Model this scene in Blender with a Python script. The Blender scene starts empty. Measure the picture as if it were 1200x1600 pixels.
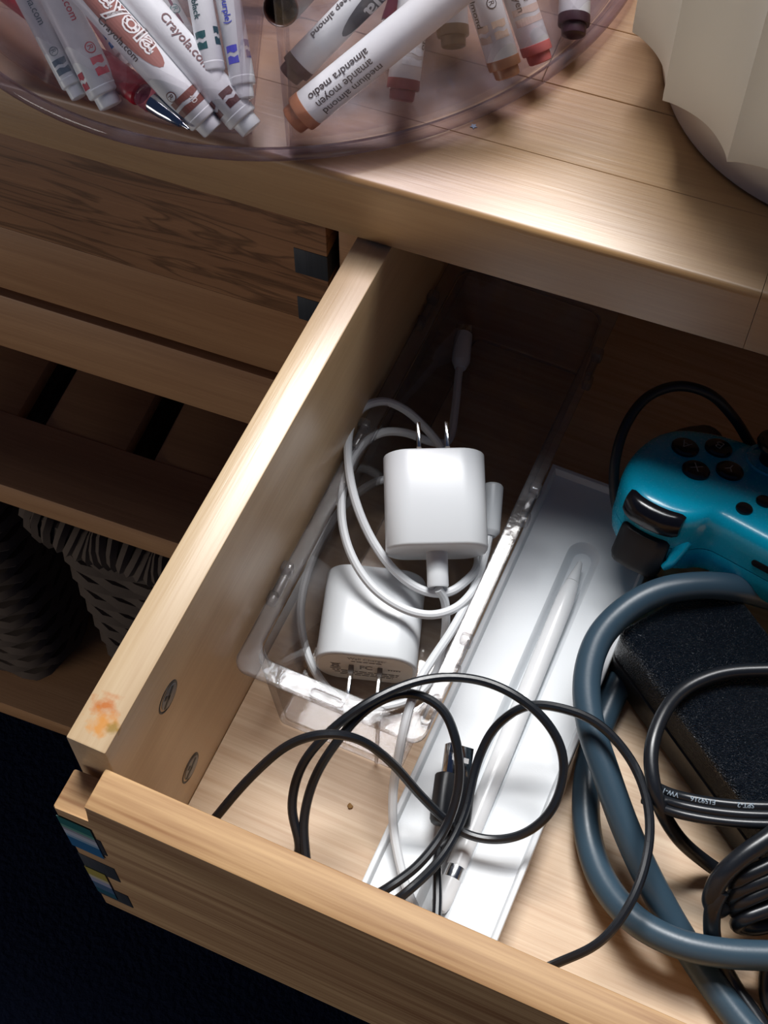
import bpy, bmesh, math, random
from mathutils import Vector, Matrix
random.seed(7)
sc = bpy.context.scene
C = sc.collection
V = Vector

# ------------------------------------------------------------------ camera, world, light, exposure
cam_d = bpy.data.cameras.new('camera'); cam = bpy.data.objects.new('camera', cam_d); C.objects.link(cam)
cam.location = (0.169266, -0.123518, 0.647748)
cam.rotation_euler = (0.524698, -0.001916, 0.417338)
cam_d.sensor_fit = 'VERTICAL'; cam_d.sensor_height = 24.0
cam_d.lens = 24.0 * 2410.220179 / 1600.0
cam_d.clip_start = 0.02
sc.camera = cam

w = bpy.data.worlds.new('room_light'); sc.world = w; w.use_nodes = True
bg = w.node_tree.nodes['Background']
bg.inputs[0].default_value = (0.30, 0.46, 1.0, 1); bg.inputs[1].default_value = 0.055

def area(name, loc, target, sx, sy, power, col):
    d = bpy.data.lights.new(name, 'AREA'); d.shape = 'RECTANGLE'; d.size = sx; d.size_y = sy
    d.energy = power; d.color = col
    o = bpy.data.objects.new(name, d); C.objects.link(o); o.location = loc
    o.rotation_euler = (V(target) - V(loc)).to_track_quat('-Z', 'Y').to_euler()
    return o
area('daylight_window', (-0.25, 1.22, 2.15), (0.05, 0.2, 0.1), 1.25, 0.36, 52, (1.0, 0.985, 0.97))
area('ceiling_bounce_fill', (-0.10, .95, 2.5), (0.05, 0.2, 0.1), 1.5, .50, 34, (0.96, 0.98, 1.0))  # added soft overhead fill standing in for ceiling bounce, not a fixture
area('low_front_fill', (-1.25, -1.25, -.36), (-.15, 0.28, -.1), .9, .5, 7.5, (1.0, 0.94, 0.88))  # added fill lamp, low in front, brightens the cabinet fronts; not a window

sc.view_settings.view_transform = 'Standard'; sc.view_settings.look = 'None'
sc.view_settings.gamma = 1.0; sc.view_settings.use_curve_mapping = False
sc.view_settings.exposure = 0.0
sc.cycles.transparent_max_bounces = 32

# ------------------------------------------------------------------ materials
def s2l(c):
    return tuple(((x/255+.055)/1.055)**2.4 if x > 10 else x/255/12.92 for x in c)
def newmat(name):
    m = bpy.data.materials.new(name); m.use_nodes = True
    return m, m.node_tree.nodes, m.node_tree.links, m.node_tree.nodes['Principled BSDF']
def mat(name, rgb, rough=.5, metal=0., spec=.5, bump=0., bscale=800., coat=0.):
    m, N, L, b = newmat(name)
    b.inputs['Base Color'].default_value = (*rgb, 1); b.inputs['Roughness'].default_value = rough
    b.inputs['Metallic'].default_value = metal; b.inputs['Specular IOR Level'].default_value = spec
    b.inputs['Coat Weight'].default_value = coat
    tc = N.new('ShaderNodeTexCoord'); nz = N.new('ShaderNodeTexNoise'); nz.inputs['Scale'].default_value = bscale
    L.new(tc.outputs['Object'], nz.inputs['Vector'])
    mr = N.new('ShaderNodeMapRange'); mr.inputs['To Min'].default_value = max(.02, rough-.06); mr.inputs['To Max'].default_value = min(1, rough+.06)
    L.new(nz.outputs['Fac'], mr.inputs['Value']); L.new(mr.outputs['Result'], b.inputs['Roughness'])
    if bump > 0:
        bp = N.new('ShaderNodeBump'); bp.inputs['Strength'].default_value = bump; bp.inputs['Distance'].default_value = .0004
        L.new(nz.outputs['Fac'], bp.inputs['Height']); L.new(bp.outputs['Normal'], b.inputs['Normal'])
    return m
def wood(name, light, dark, axis='x', rough=.42, fine=1.0, vein=0.0, stain=None, contrast=1.0, streak=.35, spec=.45, coat=0.):
    m, N, L, b = newmat(name)
    tc = N.new('ShaderNodeTexCoord'); oi = N.new('ShaderNodeObjectInfo')
    off = N.new('ShaderNodeVectorMath'); off.operation = 'SCALE'; off.inputs['Scale'].default_value = 3.1
    cmb = N.new('ShaderNodeCombineXYZ')
    for k in range(3): L.new(oi.outputs['Random'], cmb.inputs[k])
    L.new(cmb.outputs[0], off.inputs[0])
    add = N.new('ShaderNodeVectorMath'); L.new(tc.outputs['Object'], add.inputs[0]); L.new(off.outputs[0], add.inputs[1])
    def stretched(along, across, detail=5., rgh=.55, dist=0.):
        mp = N.new('ShaderNodeMapping')
        mp.inputs['Scale'].default_value = {'x': (along, across, across), 'y': (across, along, across), 'z': (across, across, along)}[axis]
        L.new(add.outputs[0], mp.inputs['Vector'])
        n = N.new('ShaderNodeTexNoise'); n.inputs['Scale'].default_value = 1.; n.inputs['Detail'].default_value = detail
        n.inputs['Roughness'].default_value = rgh; n.inputs['Distortion'].default_value = dist
        L.new(mp.outputs[0], n.inputs['Vector']); return n
    n1 = stretched(6, 55, 4, .5, .6); n2 = stretched(18*fine, 620*fine, 3, .6); n3 = stretched(4, 14, 2)
    r1 = N.new('ShaderNodeValToRGB'); r1.color_ramp.elements[0].position = .5-.22/contrast; r1.color_ramp.elements[1].position = .5+.22/contrast
    r1.color_ramp.elements[0].color = (*dark, 1); r1.color_ramp.elements[1].color = (*light, 1)
    mixv = N.new('ShaderNodeMath'); mixv.operation = 'MULTIPLY_ADD'; mixv.inputs[1].default_value = streak
    L.new(n2.outputs['Fac'], mixv.inputs[0])
    sc1 = N.new('ShaderNodeMath'); sc1.operation = 'MULTIPLY_ADD'; sc1.inputs[1].default_value = .7*(1-streak); 
    L.new(n1.outputs['Fac'], sc1.inputs[0])
    sc3 = N.new('ShaderNodeMath'); sc3.operation = 'MULTIPLY'; sc3.inputs[1].default_value = .3*(1-streak)
    L.new(n3.outputs['Fac'], sc3.inputs[0]); L.new(sc3.outputs[0], sc1.inputs[2]); L.new(sc1.outputs[0], mixv.inputs[2])
    L.new(mixv.outputs[0], r1.inputs['Fac'])
    col = r1.outputs['Color']
    if vein > 0:
        mp = N.new('ShaderNodeMapping')
        mp.inputs['Scale'].default_value = {'x': (7, 60, 60), 'y': (60, 7, 60), 'z': (60, 60, 7)}[axis]
        L.new(add.outputs[0], mp.inputs['Vector'])
        wv = N.new('ShaderNodeTexNoise'); wv.inputs['Scale'].default_value = .9; wv.inputs['Detail'].default_value = 3; wv.inputs['Distortion'].default_value = 1.6
        L.new(mp.outputs[0], wv.inputs['Vector'])
        rr = N.new('ShaderNodeValToRGB'); rr.color_ramp.elements[0].position = .44; rr.color_ramp.elements[1].position = .50
        e = rr.color_ramp.elements.new(.56); e.color = (1, 1, 1, 1)
        rr.color_ramp.elements[0].color = (1, 1, 1, 1); rr.color_ramp.elements[1].color = (1-vein, 1-vein, 1-vein, 1)
        rr.color_ramp.elements[2].color = (1, 1, 1, 1)
        L.new(wv.outputs['Fac'], rr.inputs['Fac'])
        mx = N.new('ShaderNodeMix'); mx.data_type = 'RGBA'; mx.blend_type = 'MULTIPLY'; mx.inputs[0].default_value = 1
        L.new(col, mx.inputs[6]); L.new(rr.outputs['Color'], mx.inputs[7]); col = mx.outputs[2]
    if stain:
        for (cx, cy, cz, rad, c, k) in stain:
            sb = N.new('ShaderNodeVectorMath'); sb.operation = 'DISTANCE'; sb.inputs[1].default_value = (cx, cy, cz)
            ns = N.new('ShaderNodeTexNoise'); ns.inputs['Scale'].default_value = 260; ns.inputs['Detail'].default_value = 3
            L.new(tc.outputs['Object'], ns.inputs['Vector']); L.new(tc.outputs['Object'], sb.inputs[0])
            ma = N.new('ShaderNodeMath'); ma.operation = 'MULTIPLY_ADD'; ma.inputs[1].default_value = rad*2.2; L.new(ns.outputs['Fac'], ma.inputs[0]); L.new(sb.outputs['Value'], ma.inputs[2])
            mr = N.new('ShaderNodeMapRange'); mr.inputs['From Min'].default_value = rad*1.3; mr.inputs['From Max'].default_value = rad*2.1
            mr.inputs['To Min'].default_value = k; mr.inputs['To Max'].default_value = 0
            L.new(ma.outputs[0], mr.inputs['Value'])
            mx = N.new('ShaderNodeMix'); mx.data_type = 'RGBA'; mx.inputs[7].default_value = (*c, 1)
            L.new(mr.outputs[0], mx.inputs[0]); L.new(col, mx.inputs[6]); col = mx.outputs[2]
    L.new(col, b.inputs['Base Color']); b.inputs['Roughness'].default_value = rough; b.inputs['Specular IOR Level'].default_value = spec
    b.inputs['Coat Weight'].default_value = coat; b.inputs['Coat Roughness'].default_value = .34
    bp = N.new('ShaderNodeBump'); bp.inputs['Strength'].default_value = .25; bp.inputs['Distance'].default_value = .0004
    L.new(n2.outputs['Fac'], bp.inputs['Height']); L.new(bp.outputs['Normal'], b.inputs['Normal'])
    return m
def clear(name, tint, edge, haze=.04, fres=.04, blend=.35, rough=.06, hazecol=(.8, .8, .85), refl=.6, bumpd=.001):
    # thin clear plastic: transparent body, fresnel reflections, tinted at grazing edges, a little surface haze
    m, N, L, b = newmat(name); N.remove(b); out = N['Material Output']
    tr = N.new('ShaderNodeBsdfTransparent'); gl = N.new('ShaderNodeBsdfGlossy'); gl.inputs['Roughness'].default_value = rough
    df = N.new('ShaderNodeBsdfDiffuse'); df.inputs['Color'].default_value = (*hazecol, 1)
    lw = N.new('ShaderNodeLayerWeight'); lw.inputs['Blend'].default_value = blend
    mc = N.new('ShaderNodeMix'); mc.data_type = 'RGBA'; mc.inputs[6].default_value = (*tint, 1); mc.inputs[7].default_value = (*edge, 1)
    L.new(lw.outputs['Facing'], mc.inputs[0]); L.new(mc.outputs[2], tr.inputs['Color'])
    tc = N.new('ShaderNodeTexCoord'); nz = N.new('ShaderNodeTexNoise'); nz.inputs['Scale'].default_value = 90; nz.inputs['Detail'].default_value = 4
    L.new(tc.outputs['Object'], nz.inputs['Vector'])
    mr = N.new('ShaderNodeMapRange'); mr.inputs['From Min'].default_value = .35; mr.inputs['From Max'].default_value = .75; mr.inputs['To Min'].default_value = haze*.4; mr.inputs['To Max'].default_value = haze*1.8
    L.new(nz.outputs['Fac'], mr.inputs['Value'])
    m0 = N.new('ShaderNodeMixShader'); L.new(mr.outputs[0], m0.inputs[0]); L.new(tr.outputs[0], m0.inputs[1]); L.new(df.outputs[0], m0.inputs[2])
    lf = N.new('ShaderNodeLayerWeight'); lf.inputs['Blend'].default_value = .5
    pw = N.new('ShaderNodeMath'); pw.operation = 'POWER'; pw.inputs[1].default_value = 4; L.new(lf.outputs['Facing'], pw.inputs[0])
    fr = N.new('ShaderNodeMath'); fr.operation = 'MULTIPLY_ADD'; fr.inputs[1].default_value = refl; fr.inputs[2].default_value = fres; L.new(pw.outputs[0], fr.inputs[0])
    bp = N.new('ShaderNodeBump'); bp.inputs['Strength'].default_value = .12; bp.inputs['Distance'].default_value = bumpd
    L.new(nz.outputs['Fac'], bp.inputs['Height']); L.new(bp.outputs['Normal'], gl.inputs['Normal'])
    m1 = N.new('ShaderNodeMixShader'); L.new(fr.outputs[0], m1.inputs[0]); L.new(m0.outputs[0], m1.inputs[1]); L.new(gl.outputs[0], m1.inputs[2])
    L.new(m1.outputs[0], out.inputs['Surface'])
    return m
def carpet(name, c1, c2):
    m, N, L, b = newmat(name)
    tc = N.new('ShaderNodeTexCoord'); nz = N.new('ShaderNodeTexNoise'); nz.inputs['Scale'].default_value = 160; nz.inputs['Detail'].default_value = 4
    L.new(tc.outputs['Object'], nz.inputs['Vector'])
    r = N.new('ShaderNodeValToRGB'); r.color_ramp.elements[0].color = (*c1, 1); r.color_ramp.elements[1].color = (*c2, 1)
    L.new(nz.outputs['Fac'], r.inputs['Fac']); L.new(r.outputs['Color'], b.inputs['Base Color']); b.inputs['Roughness'].default_value = 1
    b.inputs['Specular IOR Level'].default_value = .05
    bp = N.new('ShaderNodeBump'); bp.inputs['Strength'].default_value = .6; bp.inputs['Distance'].default_value = .004
    L.new(nz.outputs['Fac'], bp.inputs['Height']); L.new(bp.outputs['Normal'], b.inputs['Normal'])
    return m

M_top = wood('worktop_wood', s2l((196, 156, 106)), s2l((158, 116, 70)), 'x', rough=.4, streak=.3, spec=.8, coat=.5)
M_cab = wood('cabinet_wood', s2l((194, 148, 104)), s2l((150, 106, 70)), 'x', rough=.5, streak=.3)
M_vein = wood('veined_wood', s2l((178, 132, 94)), s2l((126, 88, 62)), 'x', rough=.5, vein=.5, streak=.25)
M_side = wood('birch_side', s2l((218, 192, 154)), s2l((188, 154, 114)), 'y', rough=.34, streak=.3, spec=.85,
              stain=[(-.0088, .0342, .1347, .0062, s2l((196, 108, 30)), .95), (-.0066, .0283, .1347, .0062, s2l((216, 142, 52)), .9), (-.0025, .0275, .1347, .003, s2l((150, 120, 36)), .8)])
M_front = wood('front_wood', s2l((210, 170, 120)), s2l((150, 106, 66)), 'x', rough=.55, fine=.45, contrast=1.7, streak=.5)
M_bottom = wood('drawer_bottom_wood', s2l((216, 188, 154)), s2l((192, 156, 120)), 'x', rough=.42, fine=.55, streak=.7, contrast=1.6)
M_dovetail = wood('dark_end_grain', s2l((56, 60, 66)), s2l((32, 36, 42)), 'z', rough=.6)
M_white = mat('white_plastic', (.74, .765, .785), .32, spec=.5)
M_cable = mat('white_cable_rubber', (.72, .74, .76), .42)
M_tray = mat('white_card_tray', (.78, .81, .835), .5, bump=.08, bscale=1500)
M_pencil = mat('pencil_white', (.86, .87, .88), .22)
M_metal = mat('bright_metal', (.72, .72, .72), .22, 1.)
M_chrome = mat('chrome', (.62, .64, .66), .12, 1.)
M_blackc = mat('black_cord_rubber', (.010, .012, .016), .3, spec=.55)
M_blackm = mat('black_matte_plastic', (.010, .011, .014), .42)
M_greyc = mat('grey_cable_jacket', s2l((54, 75, 90)), .36, bump=.05, bscale=900)
M_cyan = mat('cyan_gloss_plastic', s2l((0, 172, 208)), .26, coat=.25)
M_btn = mat('black_gloss_button', (.006, .006, .009), .2)
M_cream = mat('cream_plastic', s2l((230, 222, 206)), .42)
M_shell = mat('frosted_shell', s2l((238, 236, 230)), .38)
def frost(m):
    N, L = m.node_tree.nodes, m.node_tree.links; b = N['Principled BSDF']; out = N['Material Output']
    t = N.new('ShaderNodeBsdfTranslucent'); t.inputs['Color'].default_value = (*s2l((226, 220, 206)), 1)
    mx = N.new('ShaderNodeMixShader'); mx.inputs[0].default_value = .4
    L.new(b.outputs[0], mx.inputs[1]); L.new(t.outputs[0], mx.inputs[2]); L.new(mx.outputs[0], out.inputs['Surface'])
frost(M_shell)
M_print = mat('grey_print', s2l((132, 124, 118)), .6)
M_end = mat('warm_white_end', s2l((226, 218, 206)), .5)
M_letter = mat('button_letter', s2l((170, 168, 160)), .5)
M_clear = clear('clear_acrylic', (.965, .96, .96), (.52, .50, .50), haze=.05, blend=.35, fres=.06)
M_flange = clear('clear_acrylic_rim', (.90, .895, .895), (.55, .53, .54), haze=.06, blend=.4, fres=.035, rough=.10, bumpd=.004, refl=.45)
M_turn = clear('lilac_clear_acrylic', (.985, .98, .985), (.80, .75, .81), haze=.042, blend=.42, refl=.4)
M_rim = clear('lilac_rim_acrylic', (.92, .885, .92), (.50, .42, .52), haze=.07, blend=.4, hazecol=(.72, .66, .74))
def brick_mat():
    m, N, L, b = newmat('speckled_black_plastic')
    tc = N.new('ShaderNodeTexCoord'); nz = N.new('ShaderNodeTexNoise'); nz.inputs['Scale'].default_value = 1700; nz.inputs['Detail'].default_value = 0
    L.new(tc.outputs['Object'], nz.inputs['Vector'])
    b.inputs['Base Color'].default_value = (.003, .006, .011, 1); b.inputs['Roughness'].default_value = .20; b.inputs['Specular IOR Level'].default_value = .34
    bp = N.new('ShaderNodeBump'); bp.inputs['Strength'].default_value = 1.0; bp.inputs['Distance'].default_value = .0014
    L.new(nz.outputs['Fac'], bp.inputs['Height']); L.new(bp.outputs['Normal'], b.inputs['Normal'])
    return m
M_brick = brick_mat()
M_weave = mat('woven_seagrass', s2l((84, 70, 58)), .85)
M_floor = carpet('dark_carpet', (.006, .009, .020), (.014, .020, .042))

# ------------------------------------------------------------------ mesh helpers
def mesh_obj(name, bm, m, parent=None, smooth=True, angle=35):
    bmesh.ops.recalc_face_normals(bm, faces=bm.faces)
    me = bpy.data.meshes.new(name); bm.to_mesh(me); bm.free()
    for mm in (m if isinstance(m, (list, tuple)) else [m]): me.materials.append(mm)
    if smooth:
        me.shade_smooth()
        if angle is not None: me.set_sharp_from_angle(angle=math.radians(angle))
    o = bpy.data.objects.new(name, me); C.objects.link(o)
    if parent: o.parent = parent
    return o
def thing(name, label, cat, loc=(0, 0, 0), rotz=0., group=None):
    o = bpy.data.objects.new(name, None); C.objects.link(o); o.empty_display_size = .01
    o.location = loc; o.rotation_euler = (0, 0, rotz); o['label'] = label; o['category'] = cat
    if group: o['group'] = group
    return o
def tag(o, label, cat, group=None):
    o['label'] = label; o['category'] = cat
    if group: o['group'] = group
    return o
def box(x0, x1, y0, y1, z0, z1, bev=.0, seg=2, bm=None, mtx=None):
    own = bmesh.new()
    bmesh.ops.create_cube(own, size=1)
    for v in own.verts: v.co = V(((x0+x1)/2+v.co.x*(x1-x0), (y0+y1)/2+v.co.y*(y1-y0), (z0+z1)/2+v.co.z*(z1-z0)))
    if bev > 0: bmesh.ops.bevel(own, geom=own.edges[:], offset=bev, segments=seg, profile=.5, affect='EDGES')
    if mtx is not None: own.transform(mtx)
    if bm is None: return own
    me = bpy.data.meshes.new('t'); own.to_mesh(me); own.free(); bm.from_mesh(me); bpy.data.meshes.remove(me)
    return bm
def loft(loops, cap0=True, cap1=True, closed=True, bm=None, wrap=False):
    bm = bm or bmesh.new()
    rings = [[bm.verts.new(p) for p in lp] for lp in loops]
    n = len(rings[0])
    pairs = list(zip(rings[:-1], rings[1:])) + ([(rings[-1], rings[0])] if wrap else [])
    for a, b in pairs:
        for i in range(n if closed else n-1):
            j = (i+1) % n
            bm.faces.new((a[i], a[j], b[j], b[i]))
    if not wrap:
        if cap0: bm.faces.new(list(reversed(rings[0])))
        if cap1: bm.faces.new(rings[-1])
    return bm
def catmull(pts, sub=8):
    pts = [V(p) for p in pts]
    if len(pts) < 3: return [pts[0].lerp(pts[1], i/sub) for i in range(sub+1)]
    P = [pts[0]*2-pts[1]] + pts + [pts[-1]*2-pts[-2]]
    out = []
    for i in range(1, len(P)-2):
        p0, p1, p2, p3 = P[i-1:i+3]
        # centripetal
        t0 = 0; t1 = t0+max((p1-p0).length, 1e-6)**.5; t2 = t1+max((p2-p1).length, 1e-6)**.5; t3 = t2+max((p3-p2).length, 1e-6)**.5
        for k in range(sub):
            t = t1+(t2-t1)*k/sub
            A1 = p0*((t1-t)/(t1-t0))+p1*((t-t0)/(t1-t0)); A2 = p1*((t2-t)/(t2-t1))+p2*((t-t1)/(t2-t1)); A3 = p2*((t3-t)/(t3-t2))+p3*((t-t2)/(t3-t2))
            B1 = A1*((t2-t)/(t2-t0))+A2*((t-t0)/(t2-t0)); B2 = A2*((t3-t)/(t3-t1))+A3*((t-t1)/(t3-t1))
            out.append(B1*((t2-t)/(t2-t1))+B2*((t-t1)/(t2-t1)))
    out.append(pts[-1]); return out
def frames(path, up=(0, 0, 1)):
    T = []
    for i in range(len(path)):
        a = path[max(i-1, 0)]; b = path[min(i+1, len(path)-1)]
        T.append((b-a).normalized())
    nrm = V(up) - T[0]*V(up).dot(T[0])
    if nrm.length < 1e-3: nrm = V((1, 0, 0)) - T[0]*T[0].x
    nrm.normalize(); out = []
    for t in T:
        nrm = (nrm - t*nrm.dot(t)).normalized(); out.append((t, nrm, t.cross(nrm)))
    return out
def tube(pts, r, seg=12, sub=8, bm=None, flat=1.0, off=(0, 0), smooth=2):
    path = catmull(pts, sub) if sub else [V(p) for p in pts]
    for _ in range(smooth):
        path = [path[0]] + [(path[i-1]+path[i]*2+path[i+1])/4 for i in range(1, len(path)-1)] + [path[-1]]
    F = frames(path); rr = r if isinstance(r, (list, tuple)) else None
    loops = []
    for i, (p, (t, n, b)) in enumerate(zip(path, F)):
        k = i/(len(path)-1); R = r if rr is None else rr[0]+(rr[1]-rr[0])*k
        c = p + b*off[0] + n*off[1]
        loops.append([c + b*(R*flat*math.cos(a)) + n*(R*math.sin(a)) for a in [2*math.pi*j/seg for j in range(seg)]])
    return loft(loops, bm=bm)
def lathe(prof, seg=24, mtx=None, bm=None):
    # prof: list of (radius, height); closed ends
    loops = [[V((max(r, 1e-5)*math.cos(2*math.pi*j/seg), max(r, 1e-5)*math.sin(2*math.pi*j/seg), z)) for j in range(seg)] for r, z in prof]
    if mtx is not None: loops = [[mtx @ p for p in lp] for lp in loops]
    return loft(loops, bm=bm)
def basis(x, y, z, o=(0, 0, 0)):
    m = Matrix((x, y, z)).transposed().to_4x4(); m.translation = V(o); return m
def rrect(x0, x1, y0, y1, r, z, n=6):
    pts = []
    for cx, cy, a0 in ((x1-r, y1-r, 0), (x0+r, y1-r, 90), (x0+r, y0+r, 180), (x1-r, y0+r, 270)):
        for k in range(n+1):
            a = math.radians(a0+90*k/n); pts.append(V((cx+r*math.cos(a), cy+r*math.sin(a), z)))
    return pts
_txt = {}
def text_bm(s, size, bold=0.0):
    cu = bpy.data.curves.new('t', 'FONT'); cu.body = s; cu.size = size; cu.align_x = 'LEFT'; cu.offset = bold; cu.resolution_u = 3
    o = bpy.data.objects.new('t', cu); C.objects.link(o)
    dg = bpy.context.evaluated_depsgraph_get(); me = bpy.data.meshes.new_from_object(o.evaluated_get(dg))
    bpy.data.objects.remove(o); bpy.data.curves.remove(cu)
    bm = bmesh.new(); bm.from_mesh(me); bpy.data.meshes.remove(me)
    return bm
def slice_y(bm, step):
    ys = [v.co.y for v in bm.verts]
    y = math.floor(min(ys)/step)*step+step
    while y < max(ys):
        bmesh.ops.bisect_plane(bm, geom=bm.verts[:]+bm.edges[:]+bm.faces[:], plane_co=(0, y, 0), plane_no=(0, 1, 0)); y += step
    return bm
def flat_text(name, s, size, mtx, m, parent, bold=0.):
    bm = text_bm(s, size, bold); xs = [v.co.x for v in bm.verts]; ys = [v.co.y for v in bm.verts]
    bmesh.ops.translate(bm, verts=bm.verts, vec=(-(min(xs)+max(xs))/2, -(min(ys)+max(ys))/2, 0))
    bm.transform(mtx)
    return mesh_obj(name, bm, m, parent, smooth=False)

CAB = ((0, .27, 0), .0622)
CABM = Matrix.Translation(CAB[0]) @ Matrix.Rotation(CAB[1], 4, 'Z')
def cabw(p): return CABM @ V(p)

# ------------------------------------------------------------------ setting
bm = bmesh.new(); bmesh.ops.create_grid(bm, x_segments=8, y_segments=8, size=2.2)
bmesh.ops.translate(bm, verts=bm.verts, vec=(0, 0, -.80))
fl = mesh_obj('floor', bm, M_floor); fl['kind'] = 'structure'
fl['label'] = 'dark navy carpet under the wooden cabinet'

# ------------------------------------------------------------------ worktop of glued planks
wt = thing('worktop', 'pale maple worktop of long glued planks above the open drawer', 'worktop', *CAB)
ZT, ZB = .1708, .1362
ys = [-.002, .0379, .0784, .119, .160, .201, .242, .283, .324, .365, .405]
for i in range(len(ys)-1):
    cuts = {0: [-.75, -.36, .153, .56], 1: [-.75, -.18, .30, .56], 2: [-.75, .0385, .56], 3: [-.75, -.3, .2, .56]}.get(i, [-.75, random.uniform(-.4, -.1), random.uniform(.1, .4), .56])
    for a, b in zip(cuts[:-1], cuts[1:]):
        g = .00012
        bm = box(a+g, b-g, ys[i]+g, ys[i+1]-g, ZB, ZT)
        bev = [e for e in bm.edges if abs(e.verts[0].co.z-ZT) < 1e-6 and abs(e.verts[1].co.z-ZT) < 1e-6]
        fe = [e for e in bev if i == 0 and abs(e.verts[0].co.y-e.verts[1].co.y) < 1e-6 and e.verts[0].co.y < .01]
        if fe:
            bmesh.ops.bevel(bm, geom=fe, offset=.0032, segments=4, profile=.5, affect='EDGES')
        else:
            bmesh.ops.bevel(bm, geom=bev, offset=.00025, segments=1, profile=.5, affect='EDGES')
        mesh_obj('plank', bm, M_top, wt)

# ------------------------------------------------------------------ cabinet carcass
cb = thing('cabinet', 'brown wooden cabinet frame with rails and a slatted shelf below the drawers', 'cabinet', *CAB)
mesh_obj('drawer_divider', box(-.0335, -.0185, .020, .36, -.018, .1358, .0006), M_cab, cb)
mesh_obj('rail', box(-.72, .52, .014, .04, -.0715, -.0195, .001), M_cab, cb)
mesh_obj('back_panel', box(-.74, .54, .397, .405, -.0715, .1358), M_cab, cb)
for x in (-.745, .50):
    mesh_obj('leg', box(x, x+.05, .012, .062, -.799, .1358, .001), M_cab, cb)
    mesh_obj('leg', box(x, x+.05, .35, .396, -.799, .1358, .001), M_cab, cb)
sh = mesh_obj('shelf_rail', box(-.69, .49, .0, .0527, -.2465, -.2203, .001), M_cab, cb)
mesh_obj('shelf_rail', box(-.69, .49, .34, .39, -.2465, -.2203, .001), M_cab, cb)
k = -.277-.0805*5+.0105
while k < .46:
    mesh_obj('slat', box(k, k+.0600, .053, .339, -.236, -.2215, .0015), M_cab, cb); k += .0805
lo = mesh_obj('lower_shelf', box(-.69, .49, -.0, .38, -.70, -.672, .001), M_cab, cb)

# ------------------------------------------------------------------ closed drawer at left
cd = thing('drawer', 'closed dark wooden drawer with a veined front left of the open drawer', 'drawer', *CAB)
R = -.0378
bm = box(-.46, R, .016, .032, .0400, .1290, .0005); mesh_obj('front_board', bm, M_vein, cd)
bm = box(-.46, R, .0162, .032, -.0150, .0397, .0005); mesh_obj('front_board', bm, M_cab, cd)
for z0, z1 in ((.075, .0930), (.0392, .0570), (.0032, .0210)):
    mesh_obj('joint_finger', box(R-.0166, R+.0002, .0157, .032, z0, z1, .0003), M_dovetail, cd)
mesh_obj('side_panel', box(R-.016, R-.0002, .0322, .36, -.015, .129, .0005), M_cab, cd)

# ------------------------------------------------------------------ open drawer
od = thing('drawer', 'open wooden drawer full of cables and chargers', 'drawer')
mesh_obj('side_panel', box(-.016, 0, .0183, .40, -.0142, .1347, .0008), M_side, od)
mesh_obj('side_panel', box(.405, .421, .0183, .40, -.0142, .1347, .0008), M_side, od)
mesh_obj('back_panel', box(.0, .405, .385, .40, -.0142, .1250, .0006), M_side, od)
mesh_obj('bottom_panel', box(.0002, .4048, .0163, .3848, -.006, 0), M_bottom, od)
prof = [(-.0160, -.0142), (.421, -.0142), (.421, .1097), (.405, .1097), (.405, .127), (0, .127), (0, .1097), (-.0160, .1097)]
bm = bmesh.new()
a = [bm.verts.new((x, 0, z)) for x, z in prof]; b = [bm.verts.new((x, .016, z)) for x, z in prof]
bm.faces.new(a); bm.faces.new(list(reversed(b)))
for i in range(len(a)): bm.faces.new((a[i], b[i], b[(i+1) % len(a)], a[(i+1) % len(a)]))
bmesh.ops.bevel(bm, geom=bm.edges[:], offset=.0009, segments=2, profile=.5, affect='EDGES')
mesh_obj('front_panel', bm, M_front, od)
for z0, z1 in ((.0720, .0903), (.0378, .0560), (.0011, .0186)):
    mesh_obj('joint_finger', box(-.0158, .0004, -.00025, .004, z0, z1, .0002), M_dovetail, od)
def sticker(x0, x1, bands, slant):
    bm = bmesh.new(); mats = []
    for i, (za, zb, c) in enumerate(bands):
        mats.append(mat('sticker_ink', s2l(c), .45))
        n0 = len(bm.faces); box(x0, x1, -.00055, -.0003, zb, za, bm=bm); bm.faces.ensure_lookup_table()
        for f in bm.faces[n0:]: f.material_index = i
    for v in bm.verts: v.co.z += slant*(v.co.x-x0)
    o = mesh_obj('striped_sticker', bm, mats, od, smooth=False)
    return o
sticker(-.0160, -.0018, [(.1010, .0925, (28, 104, 100)), (.0925, .0895, (96, 150, 132)), (.0895, .0865, (150, 152, 158)), (.0865, .0815, (190, 194, 204)), (.0815, .0785, (140, 170, 190)), (.0785, .0665, (32, 102, 148))], .0)['label'] = 'sticker striped teal white and blue'
sticker(-.0157, -.0064, [(.0400, .0300, (176, 158, 70)), (.0300, .0265, (200, 190, 160)), (.0265, .0205, (168, 168, 186)), (.0205, .0120, (74, 104, 134)), (.0120, .0050, (30, 88, 104))], .0)['label'] = 'sticker striped yellow white and blue'
for yy, zz, ang in ((.0573, .1025, 35), (.0579, .0252, 20)):
    mt = basis(V((0, 1, 0)), V((0, 0, 1)), V((1, 0, 0)), (0, yy, zz))
    cf = mesh_obj('cam_fitting', lathe([(.0072, -.002), (.0072, .00015), (.0068, .0003), (.0062, .0001), (.0062, -.001)], 28, mt), M_blackm, od)
    mesh_obj('fitting_disc', lathe([(.0058, -.001), (.0058, .0002), (.0054, .00045)], 28, mt @ Matrix.Translation((.0006, -.0004, 0))), mat('dull_zinc', (.22, .22, .23), .4, 1.), cf)
    bm = box(-.005, .005, -.0011, .0011, -.0002, .0006, .0002); box(-.0011, .0011, -.0005, .0042, -.0002, .0006, .0002, bm=bm)
    bm.transform(mt @ Matrix.Rotation(math.radians(ang), 4, 'Z')); mesh_obj('slot', bm, M_blackm, cf)

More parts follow.
